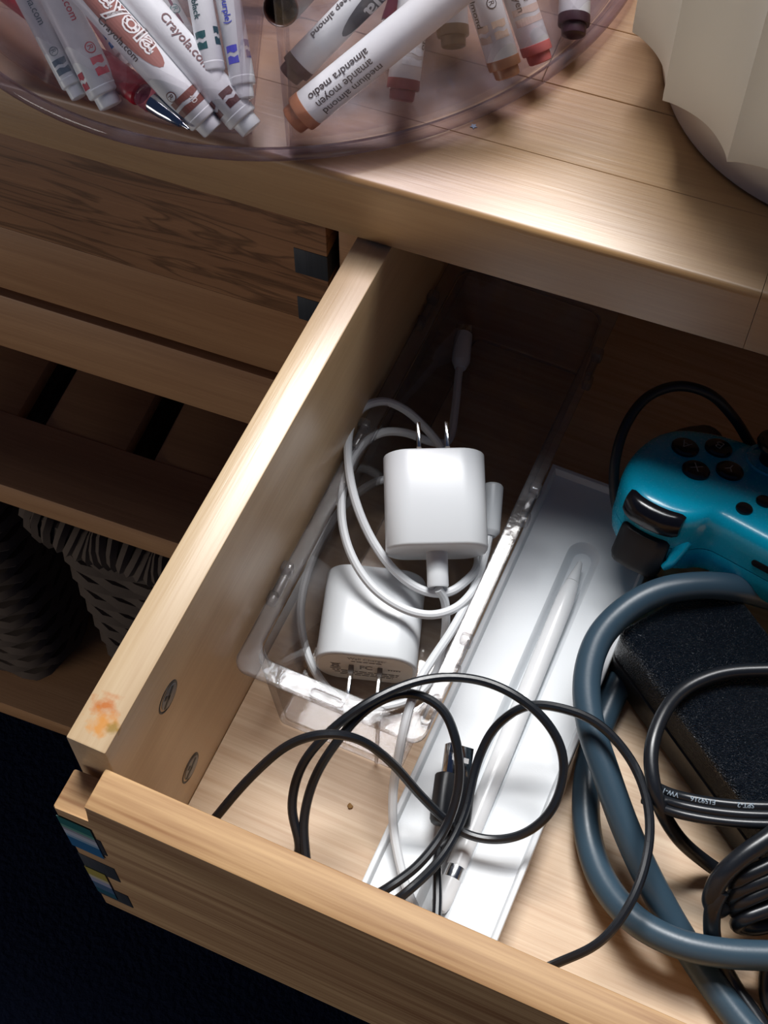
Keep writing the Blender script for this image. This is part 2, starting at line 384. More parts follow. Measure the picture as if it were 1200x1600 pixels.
# ------------------------------------------------------------------ clear organiser bin
ob = thing('organizer_bin', 'clear narrow acrylic bin holding two white chargers along the drawer side', 'organizer', (0.045, .22, .0))
def tr(pts, o=(0.045, .22, .0)): return [p-V(o) for p in pts]
loops = [rrect(.0088, .0827, .1043, .3402, .006, .0463), rrect(.0090, .0825, .1045, .3400, .006, .0440), rrect(.0185, .0790, .1005, .3355, .004, .0012), rrect(.0190, .0785, .1010, .3350, .0035, .0006),
         ]
mesh_obj('bin_wall', loft([tr(l) for l in loops] + [tr(rrect(.0202, .0770, .1028, .3332, .0035, .0006))] + [tr(rrect(.0202, .0770, .1028, .3332, .0035, .0032))] + [tr(rrect(.0090, .0822, .1072, .3390, .0085, .0463))], cap0=False, cap1=False), M_clear, ob, angle=30)
mesh_obj('bin_floor', loft([tr(rrect(.0203, .0769, .1029, .3331, .0035, .0008)), tr(rrect(.0203, .0769, .1029, .3331, .0035, .0030))]), M_clear, ob, angle=30)
mesh_obj('rim_flange', loft([tr(l) for l in (rrect(.0020, .0885, .0985, .3460, .0060, .0466), rrect(.0015, .0890, .0980, .3465, .0062, .0472),
         rrect(.0015, .0890, .0980, .3465, .0062, .0496), rrect(.0022, .0883, .0987, .3458, .0060, .0502), rrect(.0078, .0829, .1066, .3396, .0085, .0502), rrect(.0084, .0823, .1072, .3390, .0085, .0494), rrect(.0084, .0823, .1072, .3390, .0085, .0466))], wrap=True), M_flange, ob, angle=30)
def stadium(hl, hw, z, n=8):
    pts = []
    for k in range(n+1):
        a = math.radians(-90+180*k/n); pts.append(V((hl+hw*math.cos(a), hw*math.sin(a), z)))
    for k in range(n+1):
        a = math.radians(90+180*k/n); pts.append(V((-hl+hw*math.cos(a), hw*math.sin(a), z)))
    return pts
def obround(name, at, ang, hl, hw, wd, z0, z1, m, parent, o):
    lp = [stadium(hl, hw, z0), stadium(hl, hw, z1), stadium(hl, hw-wd, z1), stadium(hl, hw-wd, z0)]
    mt = Matrix.Translation(V(at)-V(o)) @ Matrix.Rotation(ang, 4, 'Z')
    return mesh_obj(name, loft([[mt @ p for p in l] for l in lp], wrap=True), m, parent)
O = (0.045, .22, .0)
obround('connector_slot', (.0445, .1015, 0), 0, .0055, .0024, .0008, .0445, .0512, M_flange, ob, O)
obround('connector_slot', (.0865, .1145, 0), math.pi/2, .0055, .0022, .0008, .0445, .0512, M_flange, ob, O)
for sx, x0 in ((-1, .0040), (1, .0865)):
    for yy in (.1440, .2260, .3080):
        bm = box(-.0017, .0017, -.0065, .0065, .0440, .0500, .0008)
        box(-.0024, .0028, .0035, .0085, .0455, .0525, .0010, bm=bm)
        box(-.0012, .0030, -.0110, -.0050, .0420, .0480, .0010, bm=bm)
        bm.transform(Matrix.Translation(V((x0+.001*sx, yy, 0))-V(O)) @ Matrix.Scale(sx, 4, (1, 0, 0)))
        mesh_obj('connector_clip', bm, M_flange, ob)
mesh_obj('rib', loft([tr([V((.0668, .1000, .001)), V((.0682, .1000, .001)), V((.0682, .1012, .001)), V((.0668, .1012, .001))]),
                      tr([V((.0668, .1022, .046)), V((.0682, .1022, .046)), V((.0682, .1040, .046)), V((.0668, .1040, .046))])]), M_clear, ob)

# ------------------------------------------------------------------ chargers
def charger_frame(center, p_axis, nrm):
    p = V(p_axis).normalized(); n = V(nrm); n = (n-p*n.dot(p)).normalized(); x = p.cross(n)
    return basis(x, p, n, (0, 0, 0)), V(center)
def sqloop(hx, hz, r, y, n=8):
    pts = []
    for cx, cz, a0 in ((hx-r, hz-r, 0), (-hx+r, hz-r, 90), (-hx+r, -hz+r, 180), (hx-r, -hz+r, 270)):
        for k in range(n+1):
            a = math.radians(a0+90*k/n); pts.append(V((cx+r*math.cos(a), y, cz+r*math.sin(a))))
    return pts
def charger(center, p_axis, nrm, label, W=.0455, T=.0285, H=.0445):
    rot, c = charger_frame(center, p_axis, nrm)
    t = thing('wall_charger', label, 'charger', c, group='white wall chargers')
    hx, hz, hy, r = W/2, T/2, H/2, .0118
    prof = [(-hy, .0016), (-hy+.0004, .0006), (-hy+.0014, 0), (hy-.0010, 0), (hy-.0004, .0003), (hy, .0010)]
    bm = loft([[rot @ p for p in sqloop(hx-i, hz-i, r-i, y)] for y, i in prof])
    mesh_obj('body', bm, M_white, t, angle=40)
    bm = loft([[rot @ p for p in sqloop(hx-.0016, hz-.0016, r-.0016, y)] for y in (hy-.0002, hy+.00015)])
    mesh_obj('end_plate', bm, M_end, t, angle=40)['label'] = 'warm white printed end plate'
    for s in (-1, 1):
        bm = box(-.0010, .0010, hy, hy+.0165, -.0032, .0032, .0005)
        bm.transform(rot @ Matrix.Translation((s*.00645, 0, -.0008))); pr = mesh_obj('prong', bm, M_chrome, t)
        bm = box(-.00115, .00115, hy, hy+.0045, -.0033, .0033, .0003)
        bm.transform(rot @ Matrix.Translation((s*.00645, 0, -.0008))); mesh_obj('prong_collar', bm, M_blackm if False else M_print, pr)
    return t, rot
ch2, rot2 = charger((.0407, .1552, .0165), (.0142, -.0445, -.0004), (.02, .0, 1), 'lower white wall charger lying with its printed prong end towards the viewer')
hx = .0445/2 + .00032
fm = rot2 @ basis(V((-1, 0, 0)), V((0, 0, 1)), V((0, 1, 0)), (0, hx, 0))
flat_text('print', 'Wall Charger', .0032, fm @ Matrix.Translation((.0005, .0092, 0)), M_print, ch2)
flat_text('print', 'FC', .0052, fm @ Matrix.Translation((.0002, .0010, 0)), M_print, ch2, .0001)
bm = bmesh.new()
random.seed(3)
for (y, xa, xb, h) in ((.0066, -.0065, .0070, .0006), (-.0040, -.0150, .0150, .0007), (-.0058, -.0140, .0145, .0007), (-.0076, -.0115, .0125, .0007)):
    x = xa
    while x < xb:
        l = random.uniform(.0012, .0034); box(x, min(x+l, xb), y-h/2, y+h/2, -.00003, .00003, bm=bm); x += l+.0006
box(-.0160, -.0112, -.0026, -.0020, -.00003, .00003, bm=bm)
for sgn in (-1, 1):
    box(-.0030, .0030, -.00022, .00022, -.00003, .00003, bm=bm, mtx=Matrix.Translation((-.0136, .0012, 0)) @ Matrix.Rotation(sgn*.75, 4, 'Z'))
box(-.0152, -.0120, .0024, .0029, -.00003, .00003, bm=bm); box(-.0151, -.0146, -.0008, .0024, -.00003, .00003, bm=bm); box(-.0126, -.0121, -.0008, .0024, -.00003, .00003, bm=bm); box(-.0151, -.0121, -.0011, -.0006, -.00003, .00003, bm=bm)
for i in range(5): box(.0100+i*.0012, .0108+i*.0012, .0004, .0014, -.00003, .00003, bm=bm)
bm.transform(fm); mesh_obj('print', bm, M_print, ch2, smooth=False)

a_h = V((-.0225, .0474, 0)).normalized()
tl = math.radians(14)
ax1 = V((a_h.x*math.cos(tl), a_h.y*math.cos(tl), math.sin(tl))); up1 = V((-a_h.x*math.sin(tl), -a_h.y*math.sin(tl), math.cos(tl)))
c1 = V((.0511, .2026, .0645)) - up1*.01425
ch1, rot1 = charger(c1, ax1, up1, 'upper white wall charger with a cable plugged in, prongs pointing away')

# ------------------------------------------------------------------ white cables
wc = thing('charging_cable', 'white charging cable coiled in loops and plugged into the upper charger', 'cable', (.05, .2, .003))
def rel(pts, o): return [V(p)-V(o) for p in pts]
WO = (.05, .2, .003)
pe = c1 - ax1*(.0445/2)
s0 = pe - ax1*(-.002); s1 = pe - ax1*.0165
zax = -ax1; xax = V((0, 0, 1)).cross(zax).normalized(); yax = zax.cross(xax)
bm = lathe([(.0046, 0), (.0048, .0008), (.0048, .0172), (.0042, .0180), (.0036, .0176), (.0025, .0170)], 20, basis(xax, yax, zax, s0-V(WO)))
for v in bm.verts:
    d = v.co-(s0-V(WO)); h = d.dot(yax); v.co -= yax*h*.28
mesh_obj('plug_sleeve', bm, M_white, wc)
path = [tuple(s1), (0.06917,0.171,0.036), (0.07237,0.16635,0.028), (0.07435,0.16034,0.018), (0.07591,0.14999,0.009), (0.07281,0.1361,0.0065), (0.06204,0.12488,0.0065), (0.05026,0.11964,0.0065), (0.03758,0.12045,0.0065), (0.02524,0.12717,0.0075), (0.0145,0.13788,0.01), (0.00624,0.15272,0.012),
  (0.00126,0.1744,0.013), (0.00156,0.19523,0.016), (0.00708,0.21236,0.02), (0.01509,0.22417,0.021), (0.03015,0.23076,0.02), (0.05062,0.22519,0.02), (0.06896,0.20952,0.022), (0.07569,0.195,0.03), (0.07499,0.18374,0.036), (0.06987,0.17361,0.0375), (0.05963,0.1701,0.0375), (0.04562,0.17227,0.04), (0.03046,0.17971,0.046), (0.017,0.19159,0.052), (0.00502,0.20953,0.052), (-0.00215,0.22803,0.052), (-0.00099,0.23981,0.052), (0.00585,0.24787,0.05), (0.01562,0.25112,0.044), (0.02496,0.25118,0.036), (0.03573,0.24819,0.028),
  (0.05244,0.23239,0.022), (0.06946,0.21095,0.02), (0.07822,0.19369,0.028), (0.07939,0.17903,0.036), (0.07598,0.16773,0.038), (0.0677,0.16054,0.0375), (0.05551,0.15822,0.0375), (0.03952,0.1608,0.04), (0.025,0.16959,0.044), (0.01314,0.1846,0.046), (0.00575,0.20416,0.046), (0.00476,0.22259,0.045), (0.01,0.2356,0.043), (0.01914,0.24322,0.038), (0.02931,0.24928,0.028), (0.03541,0.25761,0.02), (0.0305,0.2787,0.016), (0.02459,0.29704,0.016), (0.02173,0.30646,0.016)]
mesh_obj('cord', tube(rel(path, WO), .0020, 10, 7), M_cable, wc)
e0 = V((0.02217,0.30623,0.016)); e1 = V((0.01698,0.32217,0.016)); zz = (e1-e0).normalized(); xx = V((0, 0, 1)).cross(zz).normalized()
mesh_obj('plug_sleeve', lathe([(.0028, -.004), (.0044, 0), (.0046, .0006), (.0046, (e1-e0).length), (.004, (e1-e0).length+.0006)], 20, basis(xx, zz.cross(xx), zz, e0-V(WO))), M_white, wc)
bm = box(-.0042, .0042, -.0013, .0013, 0, .0065, .0010); bm.transform(basis(xx, zz.cross(xx), zz, e1-V(WO))); mesh_obj('plug_tip', bm, M_chrome, wc)

w2 = thing('charging_cable', 'white cable running over the clear bin edge down to the drawer front', 'cable', (.07, .1, .003))
W2 = (.07, .1, .003)
e0 = V((0.07414,0.21361,0.03)); e1 = V((0.06695,0.23556,0.034)); zz = (e1-e0).normalized(); xx = V((0, 0, 1)).cross(zz).normalized()
mesh_obj('plug_sleeve', lathe([(.0030, -.002), (.0046, 0), (.0048, .0006), (.0048, (e1-e0).length-.001), (.0040, (e1-e0).length)], 20, basis(xx, zz.cross(xx), zz, e0-V(W2))), M_white, w2)
path = [tuple(e0), (0.07673,0.20015,0.03), (0.07895,0.18051,0.033), (0.07894,0.15604,0.04), (0.07819,0.13565,0.05), (0.07759,0.12032,0.0545), (0.07866,0.10979,0.0545), (0.08009,0.10003,0.05), (0.08152,0.09107,0.04), (0.08355,0.08204,0.0265), (0.08919,0.06999,0.0205), (0.09746,0.05783,0.0185), (0.10647,0.04711,0.0185), (0.11767,0.03767,0.0185)]
mesh_obj('cord', tube(rel(path, W2), .0020, 10, 8), M_cable, w2)

# ------------------------------------------------------------------ white tray with the stylus
ty = thing('packing_tray', 'long white card tray with a groove for the stylus', 'tray', (.116, .14, 0))
TO = (.116, .14, 0)
X0, X1, Y0, Y1 = .0856, .1463, .0185, .2690
GX, GW, GY1, GY0 = .1163, .0078, .2290, .0400
def gro(inset, z):
    hw = GW-inset; n = 12; pts = []
    for k in range(n+1):
        a = math.radians(180*k/n); pts.append(V((GX+hw*math.cos(a), GY1+hw*math.sin(a), z)))
    for k in range(n+1):
        a = math.radians(180+180*k/n); pts.append(V((GX+hw*math.cos(a), GY0+hw*math.sin(a), z)))
    return pts
bm = bmesh.new()
outer = [bm.verts.new(V(p)-V(TO)) for p in ((X0, Y0, .0125), (X1, Y0, .0125), (X1, Y1, .0125), (X0, Y1, .0125))]
inner = [bm.verts.new(p-V(TO)) for p in gro(0, .0125)]
ed = [bm.edges.new((outer[i], outer[(i+1) % 4])) for i in range(4)] + [bm.edges.new((inner[i], inner[(i+1) % len(inner)])) for i in range(len(inner))]
bmesh.ops.triangle_fill(bm, use_beauty=True, use_dissolve=False, edges=ed)
prev = inner
for ins, z in ((.0008, .0118), (.0018, .0095), (.0034, .0072), (.0052, .0064)):
    ring = [bm.verts.new(p-V(TO)) for p in gro(ins, z)]
    for i in range(len(ring)): bm.faces.new((prev[i], prev[(i+1) % len(ring)], ring[(i+1) % len(ring)], ring[i]))
    prev = ring
bm.faces.new(prev)
mesh_obj('tray_floor', bm, M_tray, ty, angle=30)
def rc(i, z): return [V(p)-V(TO) for p in ((X0+i, Y0+i, z), (X1-i, Y0+i, z), (X1-i, Y1-i, z), (X0+i, Y1-i, z))]
mesh_obj('rim', loft([rc(0, 0.0), rc(0, .0158), rc(.0004, .0162), rc(.0020, .0162), rc(.0024, .0158), rc(.0034, .0120), rc(.0034, .0)], wrap=True), M_tray, ty, angle=30)

sp0 = V((0.11614,0.22578,0.0125)); sp1 = V((0.11908,0.0559,0.0112))
ax = (sp1-sp0).normalized()
st = thing('stylus_pencil', 'white round stylus with a silver ring lying in the tray groove', 'stylus', sp0)
L = .1757; xx = V((0, 0, 1)).cross(ax).normalized(); bs = basis(xx, ax.cross(xx), ax)
lr = (V((0.11832,0.06534,0.0113))-sp0).length
mesh_obj('tip', lathe([(.0006, 0), (.0012, .0006), (.0031, .0115)], 20, bs), M_pencil, st)
mesh_obj('body', lathe([(.0031, .0117), (.0039, .0165), (.00435, .022), (.00445, .028), (.00445, lr-.0028)], 24, bs), M_pencil, st)
mesh_obj('metal_ring', lathe([(.00447, lr-.0028), (.00450, lr-.0026), (.00450, lr+.0026), (.00447, lr+.0028)], 24, bs), M_metal, st)['label'] = 'polished silver ring'
mesh_obj('cap', lathe([(.00445, lr+.0028), (.00445, lr+.011), (.0041, lr+.0145), (.0030, lr+.0168), (.0012, lr+.0178)], 24, bs), M_pencil, st)

# ------------------------------------------------------------------ thin black usb cable
uc = thing('usb_cable', 'thin black usb cable looping over the tray and the clear bin', 'cable', (.08, .07, .02))
UO = (.08, .07, .02)
h0 = V((0.11024,0.08025,0.0205)); h1 = V((0.10418,0.10078,0.0235)); h2 = V((0.10086,0.11362,0.0248)); za = (h2-h0).normalized()
xa = za.cross(V((0, 0, 1))).normalized(); ya = za.cross(xa)
rl = Matrix.Rotation(math.radians(30), 4, za); xa = (rl @ xa); ya = za.cross(xa).normalized()
hl = (h1-h0).length; ht = (h2-h0).length
bh = basis(xa, ya, za, h0-V(UO))
lp = []
for z, k in ((0, .80), (.0006, .9), (.002, .98), (.005, 1), (hl-.0008, 1), (hl, .95)):
    lp.append([bh @ V((p.x, p.z, z)) for p in sqloop(.0088*k, .0046*k, .0030*k, 0, 4)])
mesh_obj('plug_housing', loft(lp), M_blackm, uc)
bm = box(-.0060, .0060, -.00225, .00225, hl-.001, ht, .0002); bm.transform(bh); shl = mesh_obj('plug_shell', bm, M_chrome, uc)
shl['label'] = 'silver metal plug shell'
bm = bmesh.new()
for s in (-1, 1):
    for q in (-1, 1): box(s*.0029-.0012, s*.0029+.0012, q*.0023-.00006, q*.0023+.00006, ht-.0072, ht-.0050, .0, bm=bm)
bm.transform(bh); mesh_obj('shell_hole', bm, mat('pale_insert', (.8, .8, .8), .6), shl, smooth=False)
mesh_obj('strain_relief', tube(rel([tuple(h0+za*.001), tuple(h0-za*.006), (0.11005,0.07038,0.02)], UO), [.0036, .0023], 12, 6), M_blackm, uc)
path = [(0.10973,0.07113,0.02), (0.11165,0.0639,0.0192), (0.11898,0.04656,0.0195), (0.1223,0.03136,0.02), (0.10645,0.02432,0.02), (0.08894,0.02554,0.026), (0.09288,0.03392,0.034),
  # outer strand up to the right, over the bin edge
  (0.09898,0.04103,0.038), (0.10656,0.05595,0.036), (0.1105,0.07468,0.036), (0.10903,0.091,0.044), (0.10212,0.1039,0.053), (0.09139,0.11344,0.0575), (0.07678,0.11396,0.0585), (0.06506,0.1026,0.059), (0.05834,0.08558,0.056), (0.05424,0.06887,0.046), (0.05589,0.054,0.036), (0.06249,0.04133,0.03), (0.06862,0.03147,0.024), (0.06461,0.03096,0.02), (0.05875,0.03878,0.024),
  (0.05801,0.04464,0.03), (0.04959,0.05582,0.038), (0.04759,0.06962,0.048), (0.053,0.08356,0.058), (0.06315,0.09928,0.065), (0.07618,0.11505,0.0655), (0.08926,0.12471,0.064), (0.10435,0.12987,0.062), (0.11932,0.12967,0.06), (0.13224,0.12639,0.056), (0.14187,0.12041,0.05), (0.1471,0.11123,0.044), (0.14733,0.09744,0.038), (0.14074,0.08697,0.031), (0.12937,0.08073,0.026), (0.11588,0.07863,0.026), (0.09667,0.08232,0.036), (0.08132,0.08537,0.052), (0.06736,0.0849,0.064), (0.05496,0.08012,0.0685), (0.04299,0.07257,0.064), (0.032,0.06007,0.05), (0.02269,0.04359,0.034), (0.01735,0.03071,0.02), (0.02495,0.0255,0.01), (0.05598,0.02272,0.006), (0.0849,0.02416,0.01), (0.09834,0.03426,0.026),
  (0.10593,0.04252,0.035), (0.11337,0.06359,0.031), (0.11455,0.08568,0.029), (0.11139,0.10684,0.034), (0.11346,0.12107,0.043), (0.12267,0.13205,0.05), (0.13745,0.13612,0.052), (0.15288,0.13595,0.051), (0.16978,0.12816,0.048), (0.18181,0.11467,0.047), (0.18866,0.09761,0.046), (0.19008,0.07516,0.0455), (0.1845,0.05556,0.04), (0.17192,0.04343,0.03), (0.15733,0.03398,0.014), (0.14175,0.03246,0.004)]
mesh_obj('cord', tube(rel(path, UO), .00198, 10, 8, smooth=3), M_blackc, uc)

# ------------------------------------------------------------------ thick grey cable
gc = thing('power_cable', 'thick blue-grey cable bent in a wide loop beside the power brick', 'cable', (.16, .12, .0062))
GO = (.16, .12, .0062)
path = [(0.24258,0.23822,0.012), (0.22172,0.23948,0.022), (0.20022,0.23065,0.036), (0.18301,0.22169,0.047), (0.16873,0.21433,0.05), (0.15571,0.20512,0.05), (0.1453,0.19208,0.048), (0.1392,0.17585,0.045), (0.14069,0.15761,0.042), (0.14889,0.14018,0.039), (0.16106,0.12539,0.035), (0.17732,0.1079,0.028), (0.19344,0.09387,0.0205), (0.21381,0.07995,0.01), (0.23442,0.06589,0.0066), (0.25785,0.05292,0.0066), (0.28532,0.04909,0.0066), (0.31209,0.07401,0.008), (0.30928,0.09865,0.014),
  (0.28138,0.09694,0.021), (0.26223,0.08832,0.0225), (0.24682,0.08162,0.023), (0.23119,0.07565,0.0235), (0.21357,0.07216,0.023), (0.19549,0.07478,0.0195), (0.17843,0.08611,0.013), (0.16567,0.10328,0.008), (0.15705,0.124,0.0068), (0.15301,0.14485,0.0068), (0.15251,0.1646,0.0068), (0.15358,0.18041,0.0068)]
mesh_obj('jacket', tube(rel(path, GO), .0061, 16, 9), M_greyc, gc)

# ------------------------------------------------------------------ power brick with its cords
d1 = V((.8127, -.5826, 0)); d2 = V((.5826, .8127, 0))
A = V((.1446, .1836, 0))
BR = V((A.x, A.y, .0))
pb = thing('power_brick', 'black speckled power brick lying under a looped cord', 'power adapter', BR)
bl, bw, bh_ = .130, .057, .0430
def blk(l0, l1, w0, w1, z0, z1, r, chz):
    def lp(ins, z): return [d1*p.x + d2*p.y + V((0, 0, z)) for p in rrect(l0+ins, l1-ins, w0+ins, w1-ins, max(r-ins, .0008), 0, 5)]
    if chz > 0:
        return [lp(.0016, z0), lp(0, z0+.0014), lp(0, z1-.0034), lp(.0005, z1-.0019), lp(.0013, z1-.0009), lp(.0024, z1-.0003), lp(.0036, z1)]
    return [lp(.0030, z0), lp(.0012, z0+.0008), lp(0, z0+.003), lp(0, z1-.0006), lp(.0008, z1)]
mesh_obj('upper_shell', loft(blk(0, bl, 0, bw, .0215, bh_, .005, 1)), M_brick, pb, angle=50)
mesh_obj('lower_shell', loft(blk(-.0003, bl+.0003, -.0003, bw+.0003, .0006, .0212, .006, 0)), M_blackm, pb, angle=50)
# looped dc cord
path = [(0.26581,0.20057,0.055), (0.23453,0.19767,0.052), (0.20986,0.1894,0.0485), (0.19184,0.17993,0.0475), (0.18002,0.16664,0.0475), (0.17553,0.15021,0.05), (0.1769,0.13188,0.051), (0.18493,0.11754,0.047), (0.1979,0.11212,0.03), (0.2146,0.11334,0.01), (0.232,0.11175,0.0045), (0.24997,0.10784,0.0045)]
dc = thing('adapter_cord', 'round black cord arched across the top of the power brick', 'cable', V((0.17558,0.15204,0.046)))
mesh_obj('cord', tube(rel(path, (0.17558,0.15204,0.046)), .0031, 14, 9), M_blackc, dc)
# flat twin cord with print
fc = thing('lamp_cord', 'flat black twin cord with pale printed letters wrapped around the brick', 'cable', V((0.20279,0.12283,0.05)))
FO = (0.20279,0.12283,0.05)
base = [(0.18262,0.12417,0.0405), (0.18925,0.12223,0.0445), (0.19674,0.122,0.0475), (0.21045,0.12485,0.049), (0.22723,0.13074,0.05), (0.24832,0.14167,0.049), (0.26694,0.15664,0.044)]
cv = V((.169, -.1235, .6477)); 
def side_shift(pts, d, dz):
    pts = [V(p) for p in pts]; out = []
    for i, p in enumerate(pts):
        t = (pts[min(i+1, len(pts)-1)]-pts[max(i-1, 0)]).normalized(); s = V((t.y, -t.x, 0)).normalized()
        out.append(p+s*d+V((0, 0, dz)))
    return out
for k, (dd, dz) in enumerate(((-.0001, .0), (.0036, -.0004), (.0070, -.0012))):
    mesh_obj('conductor', tube(rel(side_shift(base, dd, dz), FO), .0021, 12, 9), M_blackc, fc)
# print on the cord, reads from right to left as the photo shows it (upside down)
pa = catmull(side_shift(base, -.0001, 0), 40)
def cord_text(s, px, size):
    tgt = V(px); i = min(range(len(pa)), key=lambda i: (pa[i]-tgt).length)
    bmx = text_bm(s, size, .00004); xs = [v.co.x for v in bmx.verts]; bmesh.ops.translate(bmx, verts=bmx.verts, vec=(-(min(xs)+max(xs))/2, -size*.35, 0))
    slice_y(bmx, size*.2)
    cum = [0]
    for a_, b_ in zip(pa[:-1], pa[1:]): cum.append(cum[-1]+(b_-a_).length)
    for v in bmx.verts:
        sdist = cum[i]-v.co.x
        j = min(range(len(cum)-1), key=lambda q: abs(cum[q]-sdist)); f = (sdist-cum[j])/max(cum[j+1]-cum[j], 1e-9)
        p = pa[j]+(pa[j+1]-pa[j])*f; t = (pa[j+1]-pa[j]).normalized(); toc = (cv-p); toc = (toc-t*toc.dot(t)).normalized(); s_ = toc.cross(-t)
        th = v.co.y/.0021
        v.co = p + toc*(.00218*math.cos(th)) + s_*(.00218*math.sin(th)) - V(FO)
    mesh_obj('printed_mark', bmx, mat('pale_print', s2l((150, 165, 178)), .6), fc, smooth=False)
cord_text('SPT-2', (0.21838,0.12759,0.0495), .0028)
cord_text('E159216', (0.20249,0.12298,0.0485), .0028)
cord_text('VW-1', (0.19024,0.12178,0.046), .0028)

# bundled cord at lower right
bc = thing('cord_bundle', 'bundle of black flat cord folded into a tight coil beside the thick grey cable', 'cable', V((0.22754,0.10011,0.03)))
BO = (0.22754,0.10011,0.03)
mesh_obj('wrap', tube(rel([(0.25511,0.15269,0.052), (0.24176,0.13409,0.052), (0.231,0.11752,0.051), (0.22404,0.10712,0.049), (0.219,0.09691,0.044), (0.21924,0.09025,0.036), (0.22346,0.09035,0.028), (0.22871,0.09902,0.026), (0.24025,0.11153,0.03), (0.25655,0.12614,0.034)], BO), .0041, 12, 9, flat=1.0), M_blackc, bc)
for i, (ox, oy, zz_, ln) in enumerate(((1148, 1378, .040, 0), (1143, 1395, .037, 0), (1146, 1412, .033, 0), (1150, 1436, .028, 0))):
    mesh_obj('strand', tube(rel([tuple(V(a_)) for a_ in ([(0.26097,0.13917,0.044), (0.24712,0.12319,0.043), (0.23516,0.11045,0.042), (0.22706,0.10181,0.04), (0.22598,0.09985,0.034), (0.23244,0.10171,0.03), (0.24785,0.11316,0.03), (0.26589,0.12524,0.03), (0.27063,0.13509,0.038), (0.2614,0.1376,0.044)], [(0.26301,0.13567,0.04), (0.24912,0.11968,0.039), (0.23713,0.10693,0.038), (0.22838,0.09856,0.036), (0.22698,0.09585,0.03), (0.23441,0.09811,0.026), (0.24986,0.10957,0.026), (0.26795,0.12165,0.026), (0.2727,0.13157,0.034), (0.26344,0.13411,0.04)], [(0.26506,0.13215,0.036), (0.2509,0.11691,0.035), (0.23895,0.1039,0.034), (0.23111,0.09592,0.032), (0.22933,0.09357,0.026), (0.23608,0.09549,0.022), (0.25158,0.10697,0.022), (0.26973,0.11908,0.022), (0.27449,0.12905,0.03), (0.2652,0.13163,0.036)], [(0.26885,0.12423,0.03), (0.25414,0.11081,0.029), (0.24191,0.09854,0.028), (0.23459,0.09161,0.027), (0.23314,0.08991,0.021), (0.23952,0.09221,0.017), (0.25417,0.10303,0.016), (0.27241,0.11517,0.016), (0.27719,0.12524,0.024), (0.26785,0.12786,0.03)])[i]], BO), .0034, 12, 9), M_blackc, bc)
mesh_obj('tail', tube(rel([(0.22115,0.09351,0.04), (0.22073,0.08894,0.036), (0.22326,0.08377,0.026), (0.22881,0.07947,0.013), (0.23867,0.0724,0.005), (0.25013,0.06436,0.0038), (0.26602,0.05444,0.0038), (0.28745,0.05318,0.004)], BO), .0036, 12, 9), M_blackc, bc)
mesh_obj('tail', tube(rel([(0.25723,0.10779,0.02), (0.25124,0.09313,0.012), (0.2517,0.08075,0.006), (0.25671,0.06955,0.0036), (0.26934,0.06138,0.0036)], BO), .0032, 12, 9), M_blackc, bc)

# ------------------------------------------------------------------ game controller
D = V((.1541, .2708, .0600))
cr = V((-.9713, .2203, -.0901)).normalized(); cu = V((-.238, -.9066, .3485)); cu = (cu-cr*cu.dot(cr)).normalized(); cn = cr.cross(cu)
CB = basis(cr, cu, cn)
gp = thing('game_controller', 'glossy cyan game controller with black lettered buttons in shadow at drawer back', 'controller', D)
def Cm(a, b, h): return CB @ V((a*.001, b*.001, h*.001))
half = [(0, 30), (10, 30), (18, 30), (24, 30.5), (28, 33), (31, 37), (36, 41.5), (43, 44.5), (50, 45.5), (57, 45), (63, 42.5), (69, 37), (73.5, 28), (76, 17), (76.5, 6), (75, -5), (71, -14), (64, -21), (54, -27), (42, -31), (28, -34), (14, -36), (0, -36)]
outl = [(x-47, y) for x, y in half] + [(-x-47, y) for x, y in reversed(half[1:-1])]
def dens(pl, k=3):
    pv = [V((x, y, 0)) for x, y in pl]; n = len(pv); out = []
    for i in range(n):
        p0, p1, p2, p3 = pv[i-1], pv[i], pv[(i+1) % n], pv[(i+2) % n]
        for j in range(k):
            t = j/k; out.append(.5*((2*p1)+(-p0+p2)*t+(2*p0-5*p1+4*p2-p3)*t*t+(-p0+3*p1-3*p2+p3)*t**3))
    return out
outl = dens(outl)
def cring(ins, h, lean=0.0):
    out = []
    for p in outl:
        q = V((max(-47-40, min(-47+40, p.x)), 3, 0)); d = (p-q); l = d.length
        k = max(0, 1-ins/l); pp = q+d*k
        hh = h
        out.append(Cm(pp.x, pp.y, hh))
    return out
cx_ = lambda p: p
rings = [(13, 0.6), (8, .3), (5, -.5), (3, -1.6), (1.6, -3.0), (.6, -5.2), (0.1, -8), (0, -12), (.3, -19.6)]
bm = loft([cring(i, h) for i, h in reversed(rings)], cap0=True, cap1=True)
mesh_obj('front_shell', bm, M_cyan, gp, angle=60)
rings = [(.35, -20.0), (0.2, -24), (1.2, -29), (3.5, -33), (8, -36), (14, -37)]
mesh_obj('back_shell', loft([cring(i, h) for i, h in rings]), M_cyan, gp, angle=60)
for s in (1, -1):
    gx = lambda a: (-47+s*a)
    mesh_obj('grip', tube([Cm(gx(60), 12, -18), Cm(gx(63), -5, -21), Cm(gx(66), -25, -25), Cm(gx(67), -40, -29), Cm(gx(66), -51, -32)], [.0165, .0115], 18, 6), M_blackm, gp)
    mesh_obj('grip_end', lathe([(.0114, -.001), (.0112, .003), (.0095, .0075), (.005, .0098)], 18, basis(cr, cn, -cu, Cm(gx(66), -51, -32))), M_blackm, gp)
